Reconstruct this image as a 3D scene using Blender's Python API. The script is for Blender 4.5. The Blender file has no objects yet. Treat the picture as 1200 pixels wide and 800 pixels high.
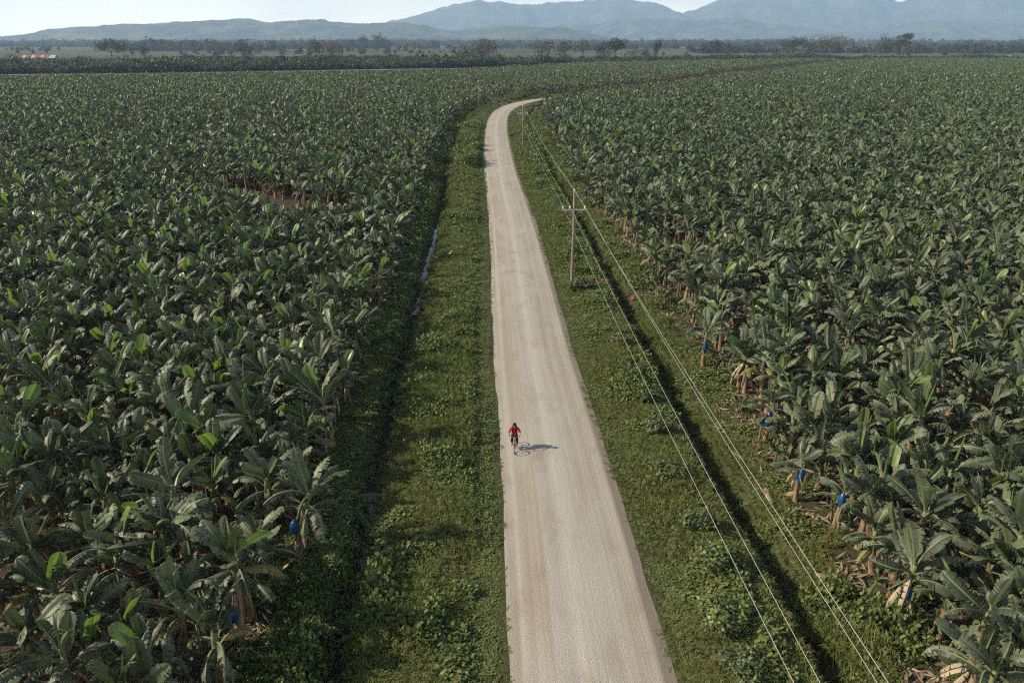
import bpy, math, random
import numpy as np
from mathutils import Vector, Matrix, Euler

# ------------------------------------------------------------------ camera, sky, sun, exposure
scene = bpy.context.scene
R = math.radians
CAM_H, PITCH, FPX = 22.5, 21.6, 890.0
cam_data = bpy.data.cameras.new('camera')
cam = bpy.data.objects.new('camera', cam_data)
scene.collection.objects.link(cam)
cam.location = (0, 0, CAM_H)
cam.rotation_euler = (R(90 - PITCH), 0, 0)
cam_data.sensor_width = 36
cam_data.lens = 36 * FPX / 1200
cam_data.clip_start = 0.5
cam_data.clip_end = 60000
scene.camera = cam

SUN_EL, SUN_AZ = 33.0, 268.0            # azimuth clockwise from +Y (camera looks along +Y): the sun stands to the left
world = bpy.data.worlds.new('World')
scene.world = world
world.use_nodes = True
wn = world.node_tree
wn.nodes.clear()
w_out = wn.nodes.new('ShaderNodeOutputWorld')
w_bg = wn.nodes.new('ShaderNodeBackground')
w_sky = wn.nodes.new('ShaderNodeTexSky')
w_sky.sky_type = 'NISHITA'
w_sky.sun_disc = False
w_sky.sun_elevation = R(SUN_EL)
w_sky.sun_rotation = R(SUN_AZ)
w_sky.air_density = 1.0
w_sky.dust_density = 1.0
w_sky.ozone_density = 1.0
w_bg.inputs['Strength'].default_value = 0.05
w_tc = wn.nodes.new('ShaderNodeTexCoord')
w_map = wn.nodes.new('ShaderNodeMapping'); w_map.inputs['Scale'].default_value = (1, 1, 3.5)
w_nz = wn.nodes.new('ShaderNodeTexNoise'); w_nz.inputs['Scale'].default_value = 2.2; w_nz.inputs['Detail'].default_value = 5
w_sep = wn.nodes.new('ShaderNodeSeparateXYZ')
w_el = wn.nodes.new('ShaderNodeMapRange'); w_el.interpolation_type = 'SMOOTHSTEP'    # hazy sky: milky low down, clearer overhead, the same all round
w_el.inputs['From Min'].default_value = 0.0; w_el.inputs['From Max'].default_value = 0.11
w_el.inputs['To Min'].default_value = 0.80; w_el.inputs['To Max'].default_value = 0.03
w_rp = wn.nodes.new('ShaderNodeMapRange'); w_rp.inputs['From Min'].default_value = 0.3; w_rp.inputs['From Max'].default_value = 0.7
w_rp.inputs['To Min'].default_value = 0.6; w_rp.inputs['To Max'].default_value = 1.25
w_mul = wn.nodes.new('ShaderNodeMath'); w_mul.operation = 'MULTIPLY'; w_mul.use_clamp = True
w_mix = wn.nodes.new('ShaderNodeMix'); w_mix.data_type = 'RGBA'
w_mix.inputs[7].default_value = (56.0, 52.0, 43.0, 1)          # thin high cloud, whole dome
wn.links.new(w_tc.outputs['Generated'], w_sep.inputs[0]); wn.links.new(w_sep.outputs[2], w_el.inputs[0])
wn.links.new(w_el.outputs[0], w_mul.inputs[0]); wn.links.new(w_rp.outputs[0], w_mul.inputs[1])
wn.links.new(w_tc.outputs['Generated'], w_map.inputs[0]); wn.links.new(w_map.outputs[0], w_nz.inputs['Vector']); wn.links.new(w_nz.outputs[0], w_rp.inputs[0])
wn.links.new(w_mul.outputs[0], w_mix.inputs[0]); wn.links.new(w_sky.outputs[0], w_mix.inputs[6]); wn.links.new(w_mix.outputs[2], w_bg.inputs[0])
wn.links.new(w_bg.outputs[0], w_out.inputs[0])

sun_data = bpy.data.lights.new('sun', 'SUN')
sun_data.energy = 5.0
sun_data.angle = R(1.0)
sun_data.color = (1.0, 0.88, 0.69)
sun = bpy.data.objects.new('sun', sun_data)
scene.collection.objects.link(sun)
sx, sy, sz = math.sin(R(SUN_AZ)) * math.cos(R(SUN_EL)), math.cos(R(SUN_AZ)) * math.cos(R(SUN_EL)), math.sin(R(SUN_EL))
sun.rotation_euler = Vector((sx, sy, sz)).to_track_quat('Z', 'Y').to_euler()
sun.location = (-60, 0, 60)

scene.view_settings.view_transform = 'Standard'
scene.view_settings.look = 'None'
scene.view_settings.gamma = 1.0
scene.view_settings.use_curve_mapping = False
scene.view_settings.exposure = 0.72

scene.render.engine = 'CYCLES'
cy = scene.cycles
cy.max_bounces = 5
cy.diffuse_bounces = 2
cy.glossy_bounces = 2
cy.transmission_bounces = 4
cy.transparent_max_bounces = 8
cy.volume_bounces = 1
cy.use_denoising = False
cy.filter_width = 1.25
cy.denoiser = 'OPENIMAGEDENOISE'
cy.denoising_input_passes = 'RGB_ALBEDO_NORMAL'
cy.sample_clamp_indirect = 5.0

COL = scene.collection
rnd = random.Random(7)
PI = math.pi

# ------------------------------------------------------------------ helpers
def pix(px, py, D):
    """the point of the place that lies in the direction of a photo pixel, at distance D along +Y"""
    u, v, p = px - 600.0, py - 400.0, R(PITCH)
    k = D / (FPX * math.cos(p) - v * math.sin(p))
    return Vector((u * k, D, CAM_H + k * (-FPX * math.sin(p) - v * math.cos(p))))

def gnd(px, py, h=0.0):
    u, v, p = px - 600.0, py - 400.0, R(PITCH)
    zc = (CAM_H - h) / (math.sin(p) + v / FPX * math.cos(p))
    return u / FPX * zc, zc * (math.cos(p) - v / FPX * math.sin(p))

def in_view(x, y, z=2.0, m=60):
    p = R(PITCH)
    zc = y * math.cos(p) + (CAM_H - z) * math.sin(p)
    if zc < 2: return False
    yc = -y * math.sin(p) + (CAM_H - z) * math.cos(p)
    a, b = 600 + FPX * x / zc, 400 + FPX * yc / zc
    return -m < a < 1200 + m and b < 800 + m

_rs = np.random.RandomState(5)
_T = _rs.rand(256, 256)
def vn(x, y):
    x = np.asarray(x, float); y = np.asarray(y, float)
    xi, yi = np.floor(x).astype(int), np.floor(y).astype(int)
    fx, fy = x - xi, y - yi
    fx = fx * fx * (3 - 2 * fx); fy = fy * fy * (3 - 2 * fy)
    a = _T[xi & 255, yi & 255]; b = _T[(xi + 1) & 255, yi & 255]
    c = _T[xi & 255, (yi + 1) & 255]; d = _T[(xi + 1) & 255, (yi + 1) & 255]
    return (a * (1 - fx) + b * fx) * (1 - fy) + (c * (1 - fx) + d * fx) * fy
def fbm(x, y, o=4):
    s, a, t = 0.0, 1.0, 0.0
    for i in range(o):
        s = s + a * vn(np.asarray(x) * 2 ** i + 17.3 * i, np.asarray(y) * 2 ** i + 9.1 * i); t += a; a *= 0.5
    return s / t

class MB:
    """collects vertices and faces; build() makes ONE mesh object"""
    def __init__(self):
        self.v, self.f, self.m, self.tone = [], [], [], []
    def face(self, pts, mat=0, tone=0.0):
        n = len(self.v); self.v.extend(pts); self.f.append(tuple(range(n, n + len(pts)))); self.m.append(mat); self.tone.append(tone)
    def add(self, vs, fs, mat=0, tone=0.0):
        n = len(self.v); self.v.extend(vs)
        for q in fs: self.f.append(tuple(n + i for i in q)); self.m.append(mat); self.tone.append(tone)
    def join(self, o, M, tone=0.0):
        n = len(self.v)
        a = np.array([tuple(p) for p in o.v]); a = a @ np.array(M)[:3, :3].T + np.array(M)[:3, 3]
        self.v.extend(map(tuple, a))
        for q, m in zip(o.f, o.m): self.f.append(tuple(n + i for i in q)); self.m.append(m); self.tone.append(tone)
    def tube(self, pts, rad, n=6, mat=0, tone=0.0, cap=True):
        pts = [Vector(p) for p in pts]
        if not isinstance(rad, (list, tuple)): rad = [rad] * len(pts)
        vs, fs = [], []
        for i, p in enumerate(pts):
            t = (pts[min(i + 1, len(pts) - 1)] - pts[max(i - 1, 0)]).normalized()
            a = t.cross(Vector((0, 0, 1))) if abs(t.z) < 0.95 else t.cross(Vector((0, 1, 0)))
            a.normalize(); b = t.cross(a)
            for k in range(n):
                c = 2 * PI * k / n
                vs.append(tuple(p + (a * math.cos(c) + b * math.sin(c)) * rad[i]))
        for i in range(len(pts) - 1):
            for k in range(n):
                fs.append((i * n + k, i * n + (k + 1) % n, (i + 1) * n + (k + 1) % n, (i + 1) * n + k))
        if cap:
            fs.append(tuple(range(n))); fs.append(tuple((len(pts) - 1) * n + k for k in range(n)))
        self.add(vs, fs, mat, tone)
    def box(self, c, s, rz=0.0, mat=0):
        cx, cy_, cz = c; a, b, h = s[0] / 2, s[1] / 2, s[2] / 2
        C, S = math.cos(rz), math.sin(rz)
        vs = [(cx + x * a * C - y * b * S, cy_ + x * a * S + y * b * C, cz + z * h) for z in (-1, 1) for x, y in ((-1, -1), (1, -1), (1, 1), (-1, 1))]
        self.add(vs, [(3, 2, 1, 0), (4, 5, 6, 7), (0, 1, 5, 4), (1, 2, 6, 5), (2, 3, 7, 6), (3, 0, 4, 7)], mat)
    def lathe(self, prof, n=12, c=(0, 0, 0), mat=0, wob=None):
        vs, fs = [], []
        for i, (r, z) in enumerate(prof):
            for k in range(n):
                a = 2 * PI * k / n
                q = r * (1 + (wob(a, z) if wob else 0))
                vs.append((c[0] + q * math.cos(a), c[1] + q * math.sin(a), c[2] + z))
        for i in range(len(prof) - 1):
            for k in range(n):
                fs.append((i * n + k, i * n + (k + 1) % n, (i + 1) * n + (k + 1) % n, (i + 1) * n + k))
        fs.append(tuple(range(n - 1, -1, -1))); fs.append(tuple((len(prof) - 1) * n + k for k in range(n)))
        self.add(vs, fs, mat)
    def mesh(self, name, mats, smooth=False):
        me = bpy.data.meshes.new(name)
        me.from_pydata([tuple(p) for p in self.v], [], self.f)
        for m in mats: me.materials.append(m)
        if len(mats) > 1: me.polygons.foreach_set('material_index', self.m)
        if any(self.tone):
            at = me.attributes.new('tone', 'FLOAT', 'FACE'); at.data.foreach_set('value', self.tone)
        if smooth: me.polygons.foreach_set('use_smooth', [True] * len(self.f))
        me.update()
        return me
    def build(self, name, mats, parent=None, smooth=False):
        if not isinstance(mats, (list, tuple)): mats = [mats]
        return link(name, self.mesh(name, mats, smooth), parent)

def link(name, data, parent=None, loc=None, rot=None, sc=None):
    o = bpy.data.objects.new(name, data)
    COL.objects.link(o)
    if parent is not None: o.parent = parent
    if loc is not None: o.location = loc
    if rot is not None: o.rotation_euler = rot
    if sc is not None: o.scale = (sc, sc, sc) if isinstance(sc, (int, float)) else sc
    return o
def tag(o, label=None, cat=None, group=None, kind=None):
    if label: o['label'] = label
    if cat: o['category'] = cat
    if group: o['group'] = group
    if kind: o['kind'] = kind
    return o
def empty(name, loc=(0, 0, 0), rz=0.0, sc=1.0):
    o = link(name, None, None, loc, (0, 0, rz), sc)
    o.empty_display_size = 0.2
    return o

# ------------------------------------------------------------------ materials
def mat(name, col, rough=0.7, spec=0.3, metal=0.0):
    m = bpy.data.materials.new(name); m.use_nodes = True
    b = m.node_tree.nodes['Principled BSDF']
    b.inputs['Base Color'].default_value = (*col, 1); b.inputs['Roughness'].default_value = rough
    b.inputs['Specular IOR Level'].default_value = spec; b.inputs['Metallic'].default_value = metal
    return m
def N(m, t, **k):
    n = m.node_tree.nodes.new(t)
    for a, b in k.items(): setattr(n, a, b)
    return n
def L(m, a, b): m.node_tree.links.new(a, b)
def ramp(m, stops, fac=None):
    r = N(m, 'ShaderNodeValToRGB')
    e = r.color_ramp.elements
    while len(e) < len(stops): e.new(0.5)
    for q, (p, c) in zip(e, stops): q.position = p; q.color = (*c, 1)
    if fac is not None: L(m, fac, r.inputs[0])
    return r
def noise(m, scale, detail=3.0, vec=None, rough=0.55):
    n = N(m, 'ShaderNodeTexNoise'); n.inputs['Scale'].default_value = scale; n.inputs['Detail'].default_value = detail; n.inputs['Roughness'].default_value = rough
    if vec is not None: L(m, vec, n.inputs['Vector'])
    return n
def mathn(m, op, a, b=None):
    n = N(m, 'ShaderNodeMath', operation=op)
    for i, q in enumerate((a, b)):
        if q is None: continue
        if isinstance(q, (int, float)): n.inputs[i].default_value = q
        else: L(m, q, n.inputs[i])
    return n.outputs[0]
def mixc(m, fac, a, b, blend='MIX'):
    n = N(m, 'ShaderNodeMix', data_type='RGBA', blend_type=blend)
    for s, q in ((n.inputs[0], fac), (n.inputs[6], a), (n.inputs[7], b)):
        if isinstance(q, (int, float)): s.default_value = q
        elif isinstance(q, tuple): s.default_value = (*q, 1)
        else: L(m, q, s)
    return n.outputs[2]
def foliage(name, cols, rough=0.45, spec=0.4, trans=0.25, tcol=(0.12, 0.2, 0.03), patch=0.0, patch_cols=None):
    """leaf material: tone differs from leaf to leaf, some light passes through"""
    m = mat(name, cols[0], rough, spec)
    b = m.node_tree.nodes['Principled BSDF']
    oi = N(m, 'ShaderNodeObjectInfo'); at = N(m, 'ShaderNodeAttribute', attribute_name='tone')
    f = mathn(m, 'FRACT', mathn(m, 'ADD', oi.outputs['Random'], at.outputs['Fac']))
    k = len(cols)
    r = ramp(m, [(i / max(1, k - 1), c) for i, c in enumerate(cols)], f)
    col = r.outputs[0]
    if patch_cols:
        g = N(m, 'ShaderNodeNewGeometry')
        nz = noise(m, patch, 3, g.outputs['Position'])
        rr = ramp(m, [(0.40, (0, 0, 0)), (0.62, (1, 1, 1))], nz.outputs[0])
        col = mixc(m, rr.outputs[0], col, mixc(m, 0.6, col, patch_cols))
    tc = N(m, 'ShaderNodeTexCoord')
    n2 = noise(m, 6.0, 2, tc.outputs['Object'])
    rv = ramp(m, [(0.3, (0.82,) * 3), (0.7, (1.15,) * 3)], n2.outputs[0])
    col = mixc(m, 1.0, col, rv.outputs[0], 'MULTIPLY')
    L(m, col, b.inputs['Base Color'])
    if trans > 0:
        t = N(m, 'ShaderNodeBsdfTranslucent'); t.inputs[0].default_value = (*tcol, 1)
        mx = N(m, 'ShaderNodeMixShader'); mx.inputs[0].default_value = trans
        out = m.node_tree.nodes['Material Output']
        L(m, b.outputs[0], mx.inputs[1]); L(m, t.outputs[0], mx.inputs[2]); L(m, mx.outputs[0], out.inputs[0])
    return m

M_LEAF = foliage('banana_leaf', [(0.028, 0.038, 0.019), (0.054, 0.070, 0.036), (0.120, 0.136, 0.082), (0.070, 0.092, 0.038)], 0.52, 0.38, 0.11, (0.12, 0.18, 0.04))
M_YOUNG = foliage('fresh_leaf', [(0.10, 0.145, 0.045), (0.15, 0.20, 0.07)], 0.4, 0.45, 0.30, (0.2, 0.34, 0.04))
M_RIB = mat('leaf_midrib', (0.16, 0.18, 0.09), 0.5)
M_DEAD = foliage('dead_leaf', [(0.14, 0.095, 0.06), (0.26, 0.19, 0.125), (0.40, 0.32, 0.225)], 0.85, 0.1, 0.08, (0.25, 0.15, 0.06))
M_GRASS = foliage('grass', [(0.082, 0.108, 0.028), (0.125, 0.152, 0.044), (0.190, 0.205, 0.068)], 0.6, 0.2, 0.22, (0.14, 0.22, 0.03), 0.16, (0.16, 0.15, 0.05))
M_WEED = foliage('weed_leaf', [(0.072, 0.100, 0.030), (0.112, 0.140, 0.045), (0.175, 0.195, 0.070)], 0.6, 0.2, 0.20, (0.13, 0.2, 0.03), 0.13, (0.13, 0.15, 0.045))
M_SHRUB = foliage('shrub_leaf', [(0.060, 0.080, 0.032), (0.090, 0.112, 0.042), (0.130, 0.150, 0.058)], 0.5, 0.35, 0.18, (0.12, 0.18, 0.03))
M_BRIGHT = foliage('pale_weed_leaf', [(0.15, 0.20, 0.045), (0.21, 0.26, 0.07)], 0.5, 0.35, 0.25, (0.25, 0.33, 0.06))
M_TREE = foliage('tree_leaf', [(0.022, 0.030, 0.016), (0.033, 0.042, 0.021), (0.046, 0.054, 0.028)], 0.6, 0.25, 0.12, (0.1, 0.14, 0.03))
M_TREE_PALE = foliage('grey_tree_leaf', [(0.075, 0.080, 0.05), (0.10, 0.10, 0.065), (0.13, 0.12, 0.085)], 0.7, 0.2, 0.1, (0.12, 0.13, 0.05))
M_TREE_RED = foliage('russet_tree_leaf', [(0.13, 0.06, 0.035), (0.17, 0.08, 0.04), (0.08, 0.06, 0.03)], 0.7, 0.2, 0.1, (0.2, 0.1, 0.04))
M_THICKET = foliage('thicket_leaf', [(0.026, 0.036, 0.018), (0.038, 0.050, 0.025), (0.052, 0.064, 0.034)], 0.6, 0.2, 0.1, (0.1, 0.14, 0.03), 0.012, (0.09, 0.10, 0.05))
M_BARK = mat('bark', (0.13, 0.10, 0.08), 0.9, 0.1)

def stem_material():
    m = mat('pseudostem', (0.2, 0.14, 0.08), 0.7, 0.25)
    b = m.node_tree.nodes['Principled BSDF']
    tc = N(m, 'ShaderNodeTexCoord'); sp = N(m, 'ShaderNodeSeparateXYZ'); L(m, tc.outputs['Object'], sp.inputs[0])
    mp = N(m, 'ShaderNodeMapping'); L(m, tc.outputs['Object'], mp.inputs[0]); mp.inputs['Scale'].default_value = (9, 9, 1.6)
    nz = noise(m, 2.0, 4, mp.outputs[0])
    dry = ramp(m, [(0.28, (0.07, 0.045, 0.03)), (0.5, (0.20, 0.125, 0.07)), (0.72, (0.34, 0.24, 0.14))], nz.outputs[0])
    h = mathn(m, 'ADD', sp.outputs[2], mathn(m, 'MULTIPLY', nz.outputs[0], 1.2))
    hr = ramp(m, [(0.0, (0, 0, 0)), (1, (1, 1, 1))], mathn(m, 'SUBTRACT', h, 1.9))
    L(m, mixc(m, hr.outputs[0], dry.outputs[0], (0.13, 0.16, 0.07)), b.inputs['Base Color'])
    bp = N(m, 'ShaderNodeBump'); bp.inputs['Strength'].default_value = 0.5; bp.inputs['Distance'].default_value = 0.03
    L(m, nz.outputs[0], bp.inputs['Height']); L(m, bp.outputs[0], b.inputs['Normal'])
    return m
M_STEM = stem_material()

def road_material():
    m = mat('gravel_road', (0.35, 0.31, 0.27), 0.95, 0.1)
    b = m.node_tree.nodes['Principled BSDF']
    uv = N(m, 'ShaderNodeUVMap'); sp = N(m, 'ShaderNodeSeparateXYZ'); L(m, uv.outputs[0], sp.inputs[0])
    def streak(su, sv, sc, det=3):
        mp = N(m, 'ShaderNodeMapping'); L(m, uv.outputs[0], mp.inputs[0]); mp.inputs['Scale'].default_value = (su, sv, 1)
        return noise(m, sc, det, mp.outputs[0]).outputs[0]
    s1 = streak(1.0, 0.010, 1.9, 4)
    s2 = streak(1.0, 0.010, 6.0, 3)
    blot = streak(1, 0.5, 0.8, 5)
    grain = streak(1, 1, 14, 4)
    fine = streak(1, 1, 30, 2)
    warp = mathn(m, 'MULTIPLY', mathn(m, 'SUBTRACT', streak(0.4, 0.03, 1.0, 3), 0.5), 0.10)
    uu = mathn(m, 'ADD', mathn(m, 'DIVIDE', mathn(m, 'ADD', sp.outputs[0], 3.0), 6.0), warp)
    base = ramp(m, [(0.0, (0.30, 0.265, 0.225)), (0.06, (0.27, 0.235, 0.20)), (0.10, (0.40, 0.355, 0.305)), (0.14, (0.31, 0.265, 0.222)), (0.26, (0.29, 0.243, 0.20)), (0.33, (0.345, 0.315, 0.28)),
                    (0.42, (0.325, 0.30, 0.272)), (0.48, (0.41, 0.37, 0.325)), (0.55, (0.36, 0.33, 0.295)), (0.64, (0.34, 0.305, 0.268)), (0.70, (0.25, 0.215, 0.182)), (0.745, (0.35, 0.31, 0.265)), (0.86, (0.31, 0.268, 0.225)), (0.95, (0.34, 0.30, 0.255))], uu)
    c = mixc(m, ramp(m, [(0.36, (0, 0, 0)), (0.64, (0.38,) * 3)], s1).outputs[0], base.outputs[0], (0.36, 0.325, 0.285))
    c = mixc(m, 1.0, c, ramp(m, [(0.3, (0.93,) * 3), (0.7, (1.07,) * 3)], s2).outputs[0], 'MULTIPLY')
    c = mixc(m, ramp(m, [(0.52, (0, 0, 0)), (0.70, (0.6,) * 3)], blot).outputs[0], c, (0.255, 0.205, 0.16))
    big = streak(1, 0.35, 0.33, 4)
    c = mixc(m, ramp(m, [(0.45, (0, 0, 0)), (0.65, (0.6,) * 3)], big).outputs[0], c, (0.375, 0.35, 0.32))
    c = mixc(m, 1.0, c, ramp(m, [(0.3, (0.78,) * 3), (0.7, (1.2,) * 3)], grain).outputs[0], 'MULTIPLY')
    c = mixc(m, 1.0, c, ramp(m, [(0.32, (0.6,) * 3), (0.68, (1.38,) * 3)], fine).outputs[0], 'MULTIPLY')
    c = mixc(m, 1.0, c, (0.97, 0.98, 0.965), 'MULTIPLY')
    # coarse dark gravel thrown to the edge
    e = mathn(m, 'ADD', mathn(m, 'ABSOLUTE', mathn(m, 'ADD', sp.outputs[0], 0.25)), mathn(m, 'MULTIPLY', mathn(m, 'SUBTRACT', grain, 0.5), 0.5))
    er = ramp(m, [(0.86, (0, 0, 0)), (0.92, (0.9,) * 3)], mathn(m, 'DIVIDE', e, 3.4))
    c = mixc(m, er.outputs[0], c, mixc(m, fine, (0.085, 0.07, 0.055), (0.24, 0.20, 0.165)))
    L(m, c, b.inputs['Base Color'])
    h = mathn(m, 'ADD', mathn(m, 'MULTIPLY', fine, 0.6), mathn(m, 'ADD', grain, mathn(m, 'MULTIPLY', s2, 0.6)))
    bp = N(m, 'ShaderNodeBump'); bp.inputs['Strength'].default_value = 0.55; bp.inputs['Distance'].default_value = 0.05
    L(m, h, bp.inputs['Height']); L(m, bp.outputs[0], b.inputs['Normal'])
    return m
M_ROAD = road_material()

def ground_material():
    m = mat('ground', (0.1, 0.08, 0.06), 0.95, 0.1)
    b = m.node_tree.nodes['Principled BSDF']
    g = N(m, 'ShaderNodeNewGeometry'); P = g.outputs['Position']
    zone = N(m, 'ShaderNodeAttribute', attribute_name='zone')     # 0 plantation floor, 1 verge, 2 ditch, 3 far plain
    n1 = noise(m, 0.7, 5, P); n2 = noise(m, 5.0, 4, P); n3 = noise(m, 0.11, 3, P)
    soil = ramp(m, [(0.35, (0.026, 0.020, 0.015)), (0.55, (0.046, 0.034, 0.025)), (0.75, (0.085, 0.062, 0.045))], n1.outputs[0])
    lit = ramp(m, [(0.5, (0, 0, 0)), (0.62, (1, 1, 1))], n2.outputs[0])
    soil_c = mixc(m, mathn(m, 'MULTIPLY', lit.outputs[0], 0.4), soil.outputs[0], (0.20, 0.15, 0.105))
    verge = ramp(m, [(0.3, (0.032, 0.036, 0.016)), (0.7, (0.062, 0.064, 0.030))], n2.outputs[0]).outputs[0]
    mud = ramp(m, [(0.3, (0.028, 0.022, 0.016)), (0.7, (0.060, 0.046, 0.034))], n2.outputs[0]).outputs[0]
    mp = N(m, 'ShaderNodeMapping'); L(m, P, mp.inputs[0]); mp.inputs['Scale'].default_value = (0.0016, 0.0042, 0.003)
    vo = N(m, 'ShaderNodeTexVoronoi'); vo.inputs['Scale'].default_value = 1.0; L(m, mp.outputs[0], vo.inputs['Vector'])
    sp = N(m, 'ShaderNodeSeparateXYZ'); L(m, vo.outputs['Color'], sp.inputs[0])
    plain = ramp(m, [(0.0, (0.05, 0.062, 0.034)), (0.4, (0.066, 0.078, 0.044)), (0.75, (0.085, 0.092, 0.054)), (1.0, (0.105, 0.105, 0.065))], sp.outputs[0])
    nf = noise(m, 0.02, 4, P)
    plain_c = mixc(m, 1.0, plain.outputs[0], ramp(m, [(0.35, (0.7,) * 3), (0.65, (1.2,) * 3)], nf.outputs[0]).outputs[0], 'MULTIPLY')
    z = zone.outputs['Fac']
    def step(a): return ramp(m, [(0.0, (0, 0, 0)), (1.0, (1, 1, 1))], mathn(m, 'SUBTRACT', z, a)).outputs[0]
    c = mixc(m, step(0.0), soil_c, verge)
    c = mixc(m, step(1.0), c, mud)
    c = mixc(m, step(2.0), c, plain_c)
    L(m, c, b.inputs['Base Color'])
    bp = N(m, 'ShaderNodeBump'); bp.inputs['Strength'].default_value = 0.7; bp.inputs['Distance'].default_value = 0.10
    L(m, n2.outputs[0], bp.inputs['Height']); L(m, bp.outputs[0], b.inputs['Normal'])
    return m
M_GROUND = ground_material()
def water_material():
    m = mat('ditch_water', (0.030, 0.028, 0.022), 0.06, 0.5)
    b = m.node_tree.nodes['Principled BSDF']; b.inputs['IOR'].default_value = 1.33
    g = N(m, 'ShaderNodeNewGeometry'); n = noise(m, 3.0, 3, g.outputs['Position'])
    bp = N(m, 'ShaderNodeBump'); bp.inputs['Strength'].default_value = 0.05; bp.inputs['Distance'].default_value = 0.02
    L(m, n.outputs[0], bp.inputs['Height']); L(m, bp.outputs[0], b.inputs['Normal'])
    return m
M_WATER = water_material()
def dirt_material():
    m = mat('dirt_track', (0.27, 0.23, 0.19), 0.95, 0.1)
    g = N(m, 'ShaderNodeNewGeometry'); n = noise(m, 0.12, 4, g.outputs['Position'])
    r = ramp(m, [(0.3, (0.13, 0.115, 0.095)), (0.7, (0.20, 0.18, 0.15))], n.outputs[0])
    L(m, r.outputs[0], m.node_tree.nodes['Principled BSDF'].inputs['Base Color'])
    return m
M_TRACK = dirt_material()
def forest_hill_material():
    m = mat('forested_slope', (0.05, 0.065, 0.035), 0.95, 0.1)
    g = N(m, 'ShaderNodeNewGeometry'); n = noise(m, 0.004, 6, g.outputs['Position'])
    r = ramp(m, [(0.3, (0.012, 0.020, 0.010)), (0.5, (0.045, 0.058, 0.030)), (0.72, (0.14, 0.14, 0.08))], n.outputs[0])
    L(m, r.outputs[0], m.node_tree.nodes['Principled BSDF'].inputs['Base Color'])
    return m
M_HILL = forest_hill_material()

# ------------------------------------------------------------------ the road's course and what lies beside it
CTRL = [(3.6, -40), (3.4, 0), (2.95, 22), (2.34, 39), (1.5, 57), (0.05, 97), (-2.2, 143), (-3.7, 188), (-4.4, 229), (-3.7, 262), (-0.6, 290), (6, 314), (17, 334), (38, 358), (72, 405), (128, 508), (248, 702), (430, 980), (700, 1380)]
def catmull(P, step=1.0):
    out = []
    P = [np.array(p, float) for p in P]
    for i in range(len(P) - 1):
        a, b, c, d = P[max(i - 1, 0)], P[i], P[i + 1], P[min(i + 2, len(P) - 1)]
        n = max(2, int(np.linalg.norm(c - b) / step))
        for k in range(n):
            t = k / n
            out.append(0.5 * (2 * b + (c - a) * t + (2 * a - 5 * b + 4 * c - d) * t * t + (3 * b - a - 3 * c + d) * t ** 3))
    out.append(P[-1])
    return np.array(out)
AX = catmull(CTRL)
TAN = np.gradient(AX, axis=0); TAN /= np.linalg.norm(TAN, axis=1)[:, None]
NRM = np.stack([TAN[:, 1], -TAN[:, 0]], 1)          # to the right of the road
ARC = np.concatenate([[0], np.cumsum(np.linalg.norm(np.diff(AX, axis=0), axis=1))])
def lateral(x, y):
    """distance along the road and signed distance to its right, for arrays of points"""
    x = np.atleast_1d(np.asarray(x, float)); y = np.atleast_1d(np.asarray(y, float))
    s = np.empty(len(x)); t = np.empty(len(x))
    A2 = (AX ** 2).sum(1)
    for i in range(0, len(x), 4000):
        p = np.stack([x[i:i + 4000], y[i:i + 4000]], 1)
        d = A2[None, :] - 2 * p @ AX.T
        k = d.argmin(1)
        q = p - AX[k]
        t[i:i + 4000] = (q * NRM[k]).sum(1); s[i:i + 4000] = ARC[k] + (q * TAN[k]).sum(1)
        r = np.sqrt((q ** 2).sum(1))
        t[i:i + 4000] = np.sign(t[i:i + 4000] + 1e-9) * np.maximum(np.abs(t[i:i + 4000]), r * 0.999)
    return s, t
DITCH_L, DITCH_R, EDGE_L, EDGE_R = -10.1, 9.4, -13.2, 13.3
def sst(a, b, x): 
    q = np.clip((x - a) / (b - a), 0, 1); return q * q * (3 - 2 * q)
def height(x, y, s, t):
    wob = (vn(s * 0.09, s * 0 + 3.3) - 0.5) * 0.7
    tl = t + wob
    z = np.zeros_like(t)
    z += 0.10 * (fbm(x * 0.35, y * 0.35, 3) - 0.5) * 2 * (np.abs(t) > 3.4)
    dl = np.abs(tl - DITCH_L)
    wl = np.where(tl > DITCH_L, 1.5, 1.3)
    z -= 1.15 * (1 - sst(0.10, 1.0, dl / wl)) 
    dr = np.abs(tl - DITCH_R)
    wr = np.where(tl > DITCH_R, 1.7, 1.25)
    z -= 1.35 * (1 - sst(0.10, 1.0, dr / wr))
    z += 0.28 * np.exp(-((tl - 6.4) / 1.0) ** 2) * (0.4 + vn(s * 0.14, s * 0 + 8.1))   # bank along the right ditch
    z += 0.18 * np.exp(-((tl + 6.6) / 1.2) ** 2) * (0.4 + vn(s * 0.11, s * 0 + 2.1))
    return z
def ground_z(x, y):
    s, t = lateral(x, y)
    z = height(np.atleast_1d(np.asarray(x, float)), np.atleast_1d(np.asarray(y, float)), s, t)
    return np.where((np.abs(t) > 40) | (s > 900), 0.0, z)

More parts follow.
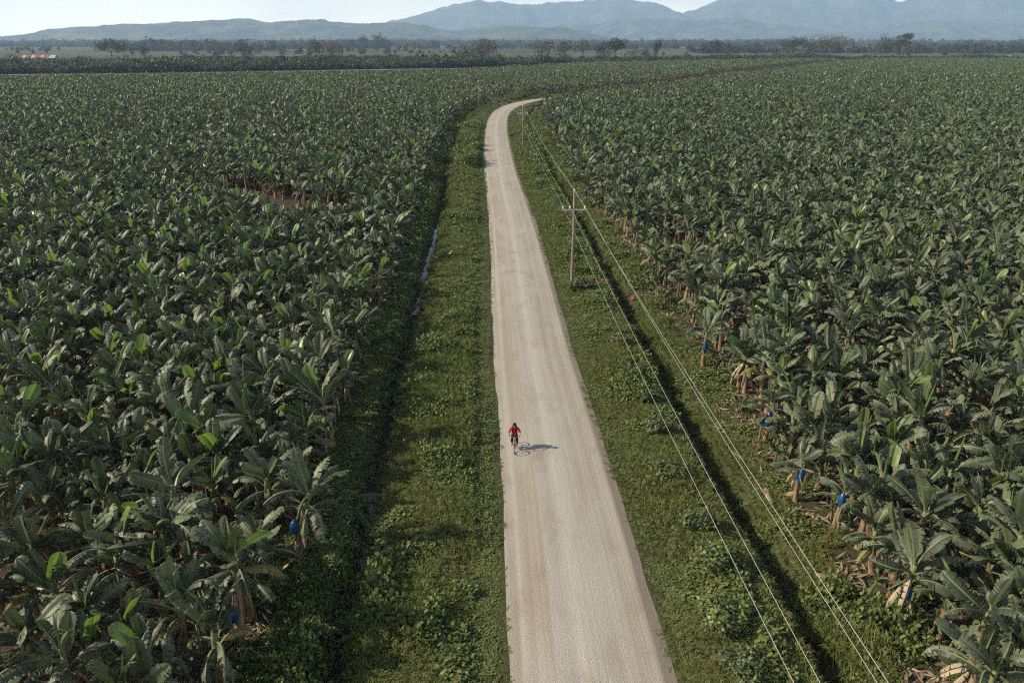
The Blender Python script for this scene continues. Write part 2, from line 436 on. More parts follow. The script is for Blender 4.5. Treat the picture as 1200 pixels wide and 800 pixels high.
def make_ground():
    tc = np.concatenate([-np.geomspace(18, 17000, 48)[::-1], np.arange(-17.5, 18.01, 0.25), np.geomspace(18.6, 17000, 48)])
    yr = np.concatenate([np.arange(-60, 130, 0.6), np.arange(130, 420, 1.0), np.geomspace(421.5, 16450, 95)])
    cx = np.interp(yr, AX[:260, 1], AX[:260, 0]); cx = np.where(yr > 229, -4.4, cx)
    X = tc[None, :] + cx[:, None]; Y = np.repeat(yr[:, None], len(tc), 1)
    xs, ys = X.ravel(), Y.ravel()
    z = np.zeros(len(xs)); zone = np.zeros(len(xs))
    near = (np.abs(xs) < 110) & (ys < 600)
    s, t = lateral(xs[near], ys[near])
    zz = height(xs[near], ys[near], s, t); zz[np.abs(t) > 40] = 0
    # under the road the sheet stays flat
    zz = np.where(np.abs(t) < 3.5, 0, zz)
    z[near] = zz
    nn = (vn(xs[near] * 0.5, ys[near] * 0.5) - 0.5) * 1.6
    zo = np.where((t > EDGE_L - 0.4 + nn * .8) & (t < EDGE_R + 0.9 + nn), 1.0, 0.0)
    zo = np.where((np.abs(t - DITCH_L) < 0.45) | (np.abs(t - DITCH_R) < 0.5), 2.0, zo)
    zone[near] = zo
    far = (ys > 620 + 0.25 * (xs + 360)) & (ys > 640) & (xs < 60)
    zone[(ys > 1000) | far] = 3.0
    nC, nR = len(tc), len(yr)
    idx = np.arange(nC * nR).reshape(nR, nC)
    q = np.stack([idx[:-1, :-1], idx[:-1, 1:], idx[1:, 1:], idx[1:, :-1]], -1).reshape(-1, 4)
    me = bpy.data.meshes.new('ground')
    me.vertices.add(len(xs)); me.vertices.foreach_set('co', np.stack([xs, ys, z], 1).ravel())
    me.loops.add(q.size); me.loops.foreach_set('vertex_index', q.ravel())
    me.polygons.add(len(q)); me.polygons.foreach_set('loop_start', np.arange(0, q.size, 4))
    me.update(calc_edges=True)
    at = me.attributes.new('zone', 'FLOAT', 'POINT'); at.data.foreach_set('value', zone)
    me.polygons.foreach_set('use_smooth', np.ones(len(q), bool))
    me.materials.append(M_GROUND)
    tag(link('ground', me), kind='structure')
make_ground()

def strip(name, s0, s1, offs, zf, m, step=1, uv=True, rag=0.0):
    """a sheet that follows the road between two distances; offs = offsets to its right"""
    ks = [k for k in range(0, len(AX), step) if s0 <= ARC[k] <= s1]
    vs, fs, uvs = [], [], []
    n = len(offs)
    for k in ks:
        for j, o in enumerate(offs):
            oo = o
            if rag and j in (0, n - 1):
                oo = o + (float(vn(ARC[k] * 0.43, 5.5 + j)) - 0.5) * rag + (float(vn(ARC[k] * 0.13, 1.5 + j)) - 0.5) * rag
            p = AX[k] + NRM[k] * oo
            vs.append((p[0], p[1], zf(oo, ARC[k]))); uvs.append((oo, ARC[k]))
    for i in range(len(ks) - 1):
        for j in range(n - 1):
            fs.append((i * n + j, i * n + j + 1, (i + 1) * n + j + 1, (i + 1) * n + j))
    me = bpy.data.meshes.new(name); me.from_pydata(vs, [], fs)
    if uv:
        ul = me.uv_layers.new(name='UVMap')
        ul.data.foreach_set('uv', [c for f in fs for i in f for c in uvs[i]])
    me.polygons.foreach_set('use_smooth', [True] * len(fs)); me.materials.append(m); me.update()
    return tag(link(name, me), kind='structure')
def road_z(o, s):
    crown = 0.10 * max(0, 1 - (o / 3.05) ** 2)
    rut = -0.022 * (math.exp(-((o + 1.9) / 0.25) ** 2) + math.exp(-((o + 0.5) / 0.3) ** 2) + math.exp(-((o - 0.9) / 0.25) ** 2) + math.exp(-((o - 2.1) / 0.25) ** 2))
    return 0.012 + crown + rut * (0.5 + float(vn(s * 0.05, o)))
strip('gravel_road', 4, 1200, [-3.0, -2.85, -2.6, -2.3, -2.1, -1.9, -1.7, -1.4, -1.0, -0.75, -0.5, -0.25, 0.2, 0.6, 0.9, 1.2, 1.6, 1.9, 2.1, 2.3, 2.6, 2.85, 3.0, 3.25], road_z, M_ROAD, 1, True, 0.2)
M_VERGE_FAR = mat('far_verge', (0.055, 0.07, 0.028), .95, .1)
for nm_, offs_ in (('verge_strip', [-15.5, -9, -3.1]), ('verge_strip', [3.2, 9, 15.5])):
    strip(nm_, 425, 1200, offs_, lambda o, s_: 0.02, M_VERGE_FAR, 4, False)
def ditch_x(c, s): return c - (float(vn(s * 0.09, 3.3)) - 0.5) * 0.7
def water(name, c, hw, s0, s1, z):
    ks = [k for k in range(0, len(AX)) if s0 <= ARC[k] <= s1]
    vs, fs = [], []
    for k in ks:
        cc = ditch_x(c, ARC[k])
        for o in (-hw, hw):
            p = AX[k] + NRM[k] * (cc + o); vs.append((p[0], p[1], z))
    for i in range(len(ks) - 1): fs.append((2 * i, 2 * i + 1, 2 * i + 3, 2 * i + 2))
    me = bpy.data.meshes.new(name); me.from_pydata(vs, [], fs); me.materials.append(M_WATER)
    tag(link(name, me), kind='structure')
water('ditch_water', DITCH_L, 0.6, 106, 152, -0.97)
water('ditch_water', DITCH_L, 0.5, 66, 77, -1.09)
water('ditch_water', DITCH_R, 0.5, 72, 90, -1.325)

# the pale track at the far edge of the plantation
def track():
    P = catmull([(-900, 470), (-560, 520), (-360, 565), (-252, 594), (-141, 655), (-30, 706), (40, 760), (160, 850), (330, 960)], 20)
    T = np.gradient(P, axis=0); T /= np.linalg.norm(T, axis=1)[:, None]
    vs, fs = [], []
    for i, (p, t) in enumerate(zip(P, T)):
        for o in (-9, 9): vs.append((p[0] + t[1] * o, p[1] - t[0] * o, 0.03))
        if i: fs.append((2 * i - 2, 2 * i - 1, 2 * i + 1, 2 * i))
    me = bpy.data.meshes.new('dirt_track'); me.from_pydata(vs, [], fs); me.materials.append(M_TRACK)
    tag(link('dirt_track', me), kind='structure')
    return P
TRACK = track()
def track_y(x): return float(np.interp(x, TRACK[:, 0], TRACK[:, 1]))

# ------------------------------------------------------------------ mountains behind the plain
def mountain(name, prof, D, half, seed, jag, label_x=None):
    xs_px = np.array([p[0] for p in prof], float); ys_px = np.array([p[1] for p in prof], float)
    cols = np.linspace(xs_px[0], xs_px[-1], 240)
    crest = np.interp(cols, xs_px, ys_px)
    rows = np.linspace(-1, 1.0, 36)
    vs = []
    for c, yp in zip(cols, crest):
        p = pix(c, yp, D)
        for r in rows:
            y = D + r * half
            x = p.x * (1 + 0.25 * r * half / D)
            spur = fbm(x / (half * 0.30) + seed, y / (half * 0.8) + seed, 4) - 0.5
            shape = (1 - abs(r) ** 1.25)
            h = p.z * shape * (1 + 1.5 * float(spur) * min(1, abs(r) * 2.5)) + (float(fbm(x / 220 + seed, y / 220, 5)) - 0.5) * jag * 2.0 * min(1.0, shape * 3)
            vs.append((x, y, max(-3, h) if abs(r) < 0.999 else -3))
    n = len(rows)
    fs = [(i * n + j, (i + 1) * n + j, (i + 1) * n + j + 1, i * n + j + 1) for i in range(len(cols) - 1) for j in range(n - 1)]
    me = bpy.data.meshes.new(name); me.from_pydata(vs, [], fs); me.materials.append(M_HILL)
    me.polygons.foreach_set('use_smooth', [True] * len(fs)); me.update()
    tag(link(name, me), kind='structure')
mountain('foothill_range', [(-260, 44), (-120, 49), (-40, 49), (0, 47), (33, 40), (63, 34), (143, 30), (207, 26), (257, 24), (297, 23), (317, 25.5), (357, 24), (400, 25), (423, 27), (463, 28), (497, 28), (513, 33), (540, 36), (567, 32), (613, 32), (653, 33), (683, 38), (705, 45), (730, 50)], 8000, 1300, 3.0, 26)
mountain('hill_range', [(560, 50), (620, 38), (667, 29), (717, 25), (750, 23), (797, 24), (830, 22), (860, 24), (900, 27), (927, 32), (963, 37), (1000, 38), (1033, 33), (1083, 27), (1133, 27), (1200, 28), (1300, 22), (1460, 20)], 10800, 1200, 11.0, 36)
mountain('mountain_range', [(380, 47), (430, 36), (470, 22), (500, 15), (527, 7), (560, 3), (600, 4), (640, 5), (690, 3), (730, -1), (753, 0), (770, 4), (800, 16), (812, 14), (837, 0), (870, -12), (950, -22), (1020, -12), (1050, 2), (1072, -3), (1120, -20), (1200, -26), (1320, -10), (1460, 5)], 14500, 1900, 23.0, 55)

# ------------------------------------------------------------------ scattered stuff: one object, its clumps placed by geometry nodes
LIB = {}
def library(key, meshes):
    c = bpy.data.collections.new(key)
    for i, me in enumerate(meshes):
        c.objects.link(bpy.data.objects.new('%s_%02d' % (key, i), me))
    LIB[key] = c
    return c
def scatter(name, key, pts, rots, scs, ids, label=None, cat=None):
    me = bpy.data.meshes.new(name)
    me.vertices.add(len(pts)); me.vertices.foreach_set('co', np.asarray(pts, float).ravel())
    a = me.attributes.new('rot', 'FLOAT_VECTOR', 'POINT'); a.data.foreach_set('vector', np.asarray(rots, float).ravel())
    a = me.attributes.new('scl', 'FLOAT_VECTOR', 'POINT'); a.data.foreach_set('vector', np.asarray(scs, float).ravel())
    a = me.attributes.new('pick', 'INT', 'POINT'); a.data.foreach_set('value', np.asarray(ids, np.int32))
    o = link(name, me)
    ng = bpy.data.node_groups.new(name + '_scatter', 'GeometryNodeTree')
    ng.interface.new_socket('Geometry', in_out='INPUT', socket_type='NodeSocketGeometry')
    ng.interface.new_socket('Geometry', in_out='OUTPUT', socket_type='NodeSocketGeometry')
    gi, go = ng.nodes.new('NodeGroupInput'), ng.nodes.new('NodeGroupOutput')
    ip = ng.nodes.new('GeometryNodeInstanceOnPoints'); ci = ng.nodes.new('GeometryNodeCollectionInfo')
    ci.inputs['Collection'].default_value = LIB[key]; ci.inputs['Separate Children'].default_value = True; ci.inputs['Reset Children'].default_value = True
    ip.inputs['Pick Instance'].default_value = True
    def attr(n, t):
        q = ng.nodes.new('GeometryNodeInputNamedAttribute'); q.data_type = t; q.inputs['Name'].default_value = n; return q.outputs[0]
    ng.links.new(gi.outputs[0], ip.inputs['Points']); ng.links.new(ci.outputs[0], ip.inputs['Instance'])
    ng.links.new(attr('pick', 'INT'), ip.inputs['Instance Index'])
    ng.links.new(attr('rot', 'FLOAT_VECTOR'), ip.inputs['Rotation']); ng.links.new(attr('scl', 'FLOAT_VECTOR'), ip.inputs['Scale'])
    ng.links.new(ip.outputs[0], go.inputs[0])
    md = o.modifiers.new('scatter', 'NODES'); md.node_group = ng
    return tag(o, label, cat, kind='stuff')

# ------------------------------------------------------------------ banana plants
def banana_leaf(seed, e0, droop, Ln, W, fold, tear, mi, nseg=11, ribs=True, petiole=0.14, nac=2):
    r = random.Random(seed); mb = MB()
    n = nseg; pts = []; p = np.zeros(3); ang = []
    yaw = r.uniform(-0.55, 0.55)
    for i in range(n + 1):
        s = i / n; e = e0 - droop * s ** 1.35; a = yaw * s
        ang.append((e, a)); pts.append(p.copy())
        p = p + np.array([math.cos(e) * math.cos(a), math.cos(e) * math.sin(a), math.sin(e)]) * Ln / n
    def w(s):
        q = (s - petiole) / (1 - petiole)
        if q <= 0: return 0.02
        return max(0.015, W / 2 * min(1, (q / 0.13)) ** 0.55 * (1 - max(0, (q - 0.70) / 0.30) ** 2.6 * 0.85))
    for side in (-1, 1):
        g = r.uniform(-0.6, 0.5) * tear; cut = True
        for k in range(n):
            s0, s1 = k / n, (k + 1) / n
            if s1 <= petiole + 0.01: continue
            nxt = r.random() < tear
            ws = r.uniform(0.86, 1.0) if tear else 1.0
            rowv = []
            for (kk, ss, inset) in ((k, max(s0, petiole), 0.07 * cut), (k + 1, s1, -0.07 * nxt)):
                e, a = ang[kk]
                T = np.array([math.cos(e) * math.cos(a), math.cos(e) * math.sin(a), math.sin(e)])
                Y = np.array([-math.sin(a), math.cos(a), 0.0]); U = np.cross(T, Y)
                ww = w(ss) * ws
                f1 = fold + g * 0.5; f2 = f1 - 0.45 - abs(g) * 0.6
                b0 = pts[kk] if kk != k else pts[k] + (pts[k + 1] - pts[k]) * ((ss - s0) * n)
                o1 = (Y * side * math.cos(f1) + U * math.sin(f1)) * ww * 0.5
                o2 = o1 + (Y * side * math.cos(f2) + U * math.sin(f2)) * ww * 0.5
                tt = T * (inset * Ln / n * 2.2)
                if nac == 2: rowv.append([tuple(b0), tuple(b0 + o1 + tt * 0.6 + T * ww * 0.10), tuple(b0 + o2 + tt + T * ww * 0.28)])
                else: rowv.append([tuple(b0), tuple(b0 + o2 + tt + T * ww * 0.28)])
            m_ = len(rowv[0])
            vs = rowv[0] + rowv[1]
            fs = [((j, j + 1, m_ + j + 1, m_ + j) if side < 0 else (j + 1, j, m_ + j, m_ + j + 1)) for j in range(m_ - 1)]
            mb.add(vs, fs, mi)
            cut = nxt
            if nxt: g = r.uniform(-0.9, 0.6) * (tear + .15)
    if ribs:
        for k in range(n):
            q = []
            for kk in (k, k + 1):
                e, a = ang[kk]; T = np.array([math.cos(e) * math.cos(a), math.cos(e) * math.sin(a), math.sin(e)])
                Y = np.array([-math.sin(a), math.cos(a), 0.0]); U = np.cross(T, Y)
                rr = 0.034 * (1 - kk / n) + 0.007
                q += [tuple(pts[kk] + Y * rr + U * 0.004), tuple(pts[kk] - Y * rr + U * 0.004), tuple(pts[kk] - U * rr)]
            mb.add(q, [(0, 1, 4, 3), (1, 2, 5, 4), (2, 0, 3, 5)], 1)
    return mb
def spear(seed):
    mb = MB(); mb.tube([(0, 0, 0), (0.03, 0, 0.5), (0.08, 0, 1.1), (0.14, 0.02, 1.5)], [0.03, 0.045, 0.035, 0.006], 6, 3); return mb
# material slots: 0 leaf, 1 midrib, 2 dead, 3 fresh leaf, 4 stem
M_YELLOW = foliage('yellowing_leaf', [(0.15, 0.15, 0.05), (0.22, 0.19, 0.06), (0.20, 0.14, 0.06)], 0.6, 0.25, 0.2, (0.25, 0.2, 0.05))
BMATS = [M_LEAF, M_RIB, M_DEAD, M_YOUNG, M_STEM, M_YELLOW]
D_ = R
def leaf_library(nseg, ribs, nac):
    lib = {}
    def set_(k0, n_, e, de, dr, ddr, ln, wd, fold, dfold, tear, dt, mi):
        return [banana_leaf(k0 + i, D_(e + de * i), D_(dr + ddr * i), ln * (1 + .05 * (i % 2)), wd * (1 - .06 * (i % 3)), fold + dfold * i, tear + dt * i, mi, nseg, ribs, nac=nac) for i in range(n_)]
    lib['up'] = set_(10, 4, 85, -5, 16, 12, 1.50, .57, .75, -.25, .20, .18, 0)
    lib['fresh'] = set_(20, 2, 83, -3, 14, 16, 1.40, .58, .6, -.2, .0, .0, 3)
    lib['mid'] = set_(30, 5, 74, -5, 52, 14, 1.58, .60, .35, -.28, .45, .12, 0)
    lib['arch'] = set_(40, 5, 56, -6, 82, 9, 1.62, .60, -.10, -.20, .55, .11, 0)
    lib['low'] = set_(50, 3, 26, -9, 85, 0, 1.5, .56, -.5, -.2, .6, .1, 0)
    lib['low'].append(banana_leaf(59, D_(12), D_(85), 1.4, .5, -.6, .6, 5, nseg, ribs, nac=nac))
    lib['dead'] = [banana_leaf(60 + i, D_(-48 - 9 * i), D_(30), 1.4, 0.32, -0.6, 0.6, 2, max(4, nseg // 2), False, nac=nac) for i in range(3)]
    lib['spear'] = [spear(0)]
    return lib
LEAF_HI = leaf_library(13, True, 2)
LEAF_LO = leaf_library(4, False, 1)
def pseudostem(seed, lo=False):
    r = random.Random(seed); mb = MB()
    lx, ly = r.uniform(-0.18, 0.18), r.uniform(-0.18, 0.18)
    zs = (0, 2.25) if lo else (-0.1, 0.15, 0.6, 1.1, 1.7, 2.1, 2.45)
    rs = (0.14, 0.09) if lo else (0.19, 0.16, 0.135, 0.13, 0.11, 0.10, 0.07)
    mb.tube([(lx * (z / 2.3) ** 2, ly * (z / 2.3) ** 2, z) for z in zs], [q * r.uniform(0.92, 1.1) for q in rs], 5 if lo else 9, 4)
    return mb, (lx, ly)
STEMS = [pseudostem(i) for i in range(4)]
STEMS_LO = [pseudostem(i, True) for i in range(4)]

def plant_spec(r, dead=2, fresh=None):
    """the parts of one plant: (kind, variant, location, rotation, scale)"""
    st = r.randrange(4); hs = r.uniform(0.82, 1.14)
    lx, ly = STEMS[st][1]
    out = [('pseudostem', st, (0, 0, 0), (0, 0, 0), (1, 1, hs))]
    n = r.choice((10, 11, 12, 13))
    a0 = r.uniform(0, 2 * PI)
    sl = r.uniform(0.9, 1.06)
    if r.random() < 0.35: out.append(('spear', 0, (lx, ly, 2.4 * hs), (r.uniform(-.12, .12), r.uniform(-.12, .12), r.uniform(0, 6.28)), 1.0))
    for i in range(n):
        az = a0 + i * 2.4 + r.uniform(-0.8, 0.8)
        if i == 0: kind = 'fresh' if (fresh if fresh is not None else r.random() < 0.3) else 'up'
        elif i <= 4: kind = r.choice(('up', 'mid'))
        elif i <= 7: kind = r.choice(('mid', 'mid', 'arch'))
        elif i <= 9: kind = 'arch'
        else: kind = 'low'
        z = 2.42 * hs + 0.06 - 0.055 * i
        roll = r.gauss(0, 0.42) if kind != 'low' else r.uniform(-0.3, 0.3)
        rad = 0.05
        out.append((kind, r.randrange(len(LEAF_HI[kind])), (lx + rad * math.cos(az), ly + rad * math.sin(az), z), (roll, r.gauss(0, 0.22), az), sl * r.uniform(0.86, 1.1)))
    for i in range(dead):
        az = r.uniform(0, 2 * PI)
        z = r.uniform(1.5, 2.2) * hs
        out.append(('dead', r.randrange(3), (lx * 0.6 + 0.1 * math.cos(az), ly * 0.6 + 0.1 * math.sin(az), z), (r.uniform(-.2, .2), 0, az), r.uniform(0.7, 1.05)))
    return out
def spec_mb(spec, lib, stems, r):
    mb = MB()
    for kind, v, loc, rot, sc in spec:
        src = stems[v][0] if kind == 'pseudostem' else lib[kind][v]
        s3 = sc if isinstance(sc, tuple) else (sc, sc, sc)
        M = Matrix.Translation(loc) @ Euler(rot).to_matrix().to_4x4() @ Matrix.Diagonal((*s3, 1))
        mb.join(src, M, r.uniform(0.01, 0.99))
    return mb
rp = random.Random(101)
library('plantation', [spec_mb(plant_spec(rp, 2), LEAF_HI, STEMS, rp).mesh('plantation', BMATS) for i in range(12)])
def lo_spec():
    return plant_spec(rp, 1)
LO_MB = [spec_mb(lo_spec(), LEAF_LO, STEMS_LO, rp) for i in range(8)]
library('plantation_far', [m.mesh('plantation_far', BMATS) for m in LO_MB])
def patch_mb(seed):
    r = random.Random(seed); mb = MB()
    for i in range(9):
        for j in range(9):
            x, y = (i - 4) * 1.94 + r.uniform(-.6, .6), (j - 4) * 1.94 + r.uniform(-.6, .6)
            q = r.uniform(0.85, 1.2)
            mb.join(LO_MB[r.randrange(8)], Matrix.Translation((x, y, 0)) @ Matrix.Rotation(r.uniform(0, 6.28), 4, 'Z') @ Matrix.Diagonal((q, q, q, 1)), r.uniform(0.01, 0.99))
    return mb
library('plantation_block', [patch_mb(300 + i).mesh('plantation_block', BMATS) for i in range(4)])

# blue bunch bags: where they hang (photo places turned into places on the ground)
BAG_PX = [(346, 625), (62, 722), (275, 727), (12, 640), (410, 453), (405, 405), (938, 562), (986, 592), (1121, 642), (1062, 700), (826, 410), (900, 495), (1066, 411), (1019, 402), (1092, 415), (1058, 450), (724, 230), (686, 228), (768, 300), (373, 246), (350, 232), (1130, 490), (245, 600), (130, 440), (470, 277)]
bag_spots = []
for i, (a, b) in enumerate(BAG_PX):
    x, y = gnd(a, b, 1.55)
    bag_spots.append((x, y))

# planting grid
SP = 1.66
def grid(y0, y1, sp, m=70):
    rg = np.random.RandomState(int(y0) + 3)
    out = []
    ys = np.arange(y0, y1, sp * 0.87)
    for j, yy in enumerate(ys):
        hw = (yy + 24) * 0.76 + 12
        xs = np.arange(-hw, hw, sp) + (sp / 2 if j % 2 else 0)
        out.append(np.stack([xs + rg.uniform(-.55, .55, len(xs)) * sp / 2.4, yy + rg.uniform(-.55, .55, len(xs)) * sp / 2.4], 1))
    P = np.concatenate(out)
    s, t = lateral(P[:, 0], P[:, 1])
    e = (vn(s * 0.25, s * 0 + 1.7) - 0.5) * 1.3
    sh = np.clip((s - 385) / 60, 0, 1) * 3.2
    ok = (t < EDGE_L - 0.1 + e + sh) | (t > EDGE_R + 0.2 + e - sh)
    ok &= ~((s > 318) & (s < 400) & (t > 0) & (t < 13.2 + 6.5 * np.sin(np.clip((s - 318) / 82, 0, 1) * PI)))
    ok &= vn(P[:, 0] * 0.16 + 40, P[:, 1] * 0.16) > 0.10
    ok &= rg.rand(len(P)) > 0.05
    # a cleared drain in the field on the left
    a, b = np.array([-57.0, 129.0]), np.array([-25.0, 100.0]); d = b - a
    u = np.clip(((P - a) @ d) / (d @ d), 0, 1); dist = np.linalg.norm(P - (a + u[:, None] * d), axis=1)
    ok &= dist > 1.5 + 5.0 * u
    return P[ok]
near = grid(8, 262, SP)
# make room for the plants that carry the bags
hang = []
for (bx, by) in bag_spots:
    s, t = lateral([bx], [by])
    px_, py_ = bx + (0.10 if t[0] > 0 else -0.12), by + 0.42
    hang.append((px_, py_))
    near = near[np.hypot(near[:, 0] - px_, near[:, 1] - py_) > 1.5]
    near = near[~((np.abs(near[:, 0] - bx * 0.96) < 0.8) & (near[:, 1] < by) & (near[:, 1] > by - 1.7))]
cand = [(x, y, False) for x, y in near] + [(x, y, True) for x, y in hang]
cand = [c for c in cand if in_view(c[0], c[1], 2.2, 45)]
cand.sort(key=lambda c: (not c[2], c[0] ** 2 + c[1] ** 2))
OBJ_PLANTS = cand[:300]
REST = cand[300:]

leaf_mesh = {k: [m.mesh('leaf', BMATS) for m in v] for k, v in LEAF_HI.items()}
for k, v in leaf_mesh.items():
    for me in v: me.name = {'dead': 'dead_leaf', 'spear': 'rolled_leaf'}.get(k, 'leaf')
stem_mesh = [s[0].mesh('pseudostem', BMATS, True) for s in STEMS]
PART = {'pseudostem': 'pseudostem', 'dead': 'dead_leaf', 'spear': 'rolled_leaf'}
gz = ground_z([c[0] for c in OBJ_PLANTS], [c[1] for c in OBJ_PLANTS])
ps, pt = lateral([c[0] for c in OBJ_PLANTS], [c[1] for c in OBJ_PLANTS])
rq = random.Random(55)
for i, (x, y, bagged) in enumerate(OBJ_PLANTS):
    right = pt[i] > 0
    depth = (pt[i] - EDGE_R) if right else (EDGE_L - pt[i])
    small = (not bagged) and rq.random() < 0.12
    sc = rq.uniform(0.62, 0.85) if small else min(1.5, max(.92, rq.gauss(1.17, .14)))
    fresh = rq.random() < 0.3
    ndead = rq.choice((0, 2, 3, 4)) if depth < 3 else rq.choice((0, 1, 2, 3))
    side = 'power line side' if right else 'poleless side'
    where = next((w for d_, w in ((1.8, ', ditch edge row, '), (3.8, ', second row, '), (5.8, ', third row, '), (7.8, ', fourth row, '), (10.5, ', fifth row, '), (15, ', inner rows, ')) if depth < d_), ', deep in the field, ')
    size = 'tall ' if sc > 1.22 else ('low ' if sc < 1.04 and not small else '')
    if bagged: what = 'banana plant with blue bagged bunch'
    elif small: what = 'half grown young banana plant'
    elif fresh: what = 'banana plant with fresh light green top leaf'
    elif ndead >= 3: what = 'banana plant with dry brown hanging leaves'
    else: what = 'grey green banana plant'
    what = size + what
    o = empty('banana_plant', (x, y, float(gz[i]) - 0.02), 0, sc)
    o.rotation_euler = (rq.gauss(0, .09), rq.gauss(0, .09), rq.uniform(0, 6.28))
    tag(o, what + where + side, 'banana plant', 'banana plants of the plantation')
    for kind, v, loc, rot, s_ in plant_spec(rq, ndead, fresh):
        data = stem_mesh[v] if kind == 'pseudostem' else leaf_mesh[kind][v]
        link(PART.get(kind, 'leaf'), data, o, loc, rot, s_)

rsk = np.random.RandomState(21); sk = []
for t0, t1 in ((EDGE_R - .7, EDGE_R + 3.5), (EDGE_L - 3.5, EDGE_L + .5)):
    for k in range(420):
        S, T = rsk.uniform(55, 300), rsk.uniform(t0, t1)
        sk.append((float(np.interp(S, ARC, AX[:, 0]) + np.interp(S, ARC, NRM[:, 0]) * T), float(np.interp(S, ARC, AX[:, 1]) + np.interp(S, ARC, NRM[:, 1]) * T)))
skz = ground_z([c[0] for c in sk], [c[1] for c in sk]); n = len(sk)
gz2 = ground_z([c[0] for c in REST], [c[1] for c in REST])
rs2 = np.random.RandomState(9)
nsk = len(sk); n = nsk
scatter('banana_suckers', 'plantation', [(c[0], c[1], z - 0.25) for c, z in zip(sk, skz)], np.stack([rs2.normal(0, .12, n), rs2.normal(0, .12, n), rs2.uniform(0, 6.28, n)], 1), np.repeat(rs2.uniform(.32, .62, n)[:, None], 3, 1), rs2.randint(0, 12, n), label='small banana suckers sprouting between the edge plants', cat='suckers')
n = len(REST)
scatter('banana_field', 'plantation', [(c[0], c[1], z - 0.02) for c, z in zip(REST, gz2)],
        np.stack([rs2.normal(0, .09, n), rs2.normal(0, .09, n), rs2.uniform(0, 6.28, n)], 1),
        np.repeat(np.where(rs2.rand(n) < 0.1, rs2.uniform(.65, .9, n), np.clip(rs2.normal(1.08, .16, n), .72, 1.45))[:, None], 3, 1), rs2.randint(0, 12, n))
def before_track(P): return P[:, 1] < np.interp(P[:, 0], TRACK[:, 0], TRACK[:, 1]) * np.interp(P[:, 0], [-60, 60], [0.80, 0.965])
far = grid(262, 520, 1.95); far = far[before_track(far)]
n = len(far)
scatter('banana_field', 'plantation_far', np.c_[far, np.zeros(n)], np.stack([np.zeros(n), np.zeros(n), rs2.uniform(0, 6.28, n)], 1),
        np.repeat(np.clip(rs2.normal(1.02, .13, n), .8, 1.3)[:, None], 3, 1), rs2.randint(0, 8, n))
blk = []
for yy in np.arange(528, 1150, 17.5):
    for xx in np.arange(-(yy * .76 + 40), yy * .76 + 40, 17.5): blk.append((xx, yy))
blk = np.array(blk)
s_, t_ = lateral(blk[:, 0], blk[:, 1])
right_end = np.where(blk[:, 0] > 0, 1010 - 0.25 * np.maximum(0, blk[:, 0] - 420), 1e9)
ok = (np.abs(t_) > 16) & before_track(blk) & (blk[:, 1] < right_end)
blk = blk[ok]; n = len(blk)
scatter('banana_field', 'plantation_block', np.c_[blk, np.zeros(n)], np.stack([np.zeros(n), np.zeros(n), rs2.randint(0, 4, n) * PI / 2], 1), np.ones((n, 3)), rs2.randint(0, 4, n))

# ------------------------------------------------------------------ blue bags on the bunches
def plastic_bag_material():
    m = mat('blue_plastic', (0.012, 0.10, 0.36), 0.35, 0.5)
    b = m.node_tree.nodes['Principled BSDF']
    tc = N(m, 'ShaderNodeTexCoord'); n = noise(m, 5, 3, tc.outputs['Object'])
    r = ramp(m, [(0.3, (0.005, 0.030, 0.11)), (0.7, (0.012, 0.075, 0.22))], n.outputs[0]); L(m, r.outputs[0], b.inputs['Base Color'])
    return m
M_BAG = plastic_bag_material()
M_STRING = mat('bag_string', (0.5, 0.5, 0.45), 0.8)
bag_meshes = []
for k in range(3):
    mb = MB(); rr = random.Random(k); ph = rr.uniform(0, 6)
    prof = [(0.045, 0.0), (0.04, -0.07), (0.12, -0.14), (0.19, -0.28), (0.22, -0.5), (0.215, -0.7), (0.18, -0.86), (0.12, -0.96), (0.13, -1.02)]
    mb.lathe(prof, 16, wob=lambda a, z: 0.10 * math.sin(3 * a + ph + 4 * z) + 0.07 * math.sin(7 * a + 9 * z + ph) + (0.15 * math.sin(5 * a) if z < -0.95 else 0))
    bag_meshes.append(mb.mesh('sack', [M_BAG], True))
tie = MB(); tie.tube([(0.05 * math.cos(a), 0.05 * math.sin(a), -0.055) for a in np.linspace(0, 6.28, 10)], 0.012, 5)
tie.tube([(0, 0, -0.01), (0.03, 0.15, 0.22), (0.04, 0.35, 0.42)], 0.03, 5)
tie_mesh = tie.mesh('bunch_stalk', [M_STEM])
bag_z = ground_z([b[0] for b in bag_spots], [b[1] for b in bag_spots])
bs, bt = lateral([b[0] for b in bag_spots], [b[1] for b in bag_spots])
for i, (x, y) in enumerate(bag_spots):
    right = bt[i] > 0; depth = (bt[i] - EDGE_R) if right else (EDGE_L - bt[i])
    o = empty('bunch_bag', (x, y, float(bag_z[i]) + 2.3), rnd.uniform(0, 6.28), (rnd.uniform(.7, .95), rnd.uniform(.7, .95), rnd.uniform(.7, 1.0)))
    lab = 'blue plastic bag over a banana bunch, ' + ('ditch edge, ' if depth < 2.6 else 'inside the field, ') + ('power line side' if right else 'poleless side')
    tag(o, lab, 'bag', 'blue bags over the banana bunches')
    link('sack', bag_meshes[i % 3], o); link('bunch_stalk', tie_mesh, o)

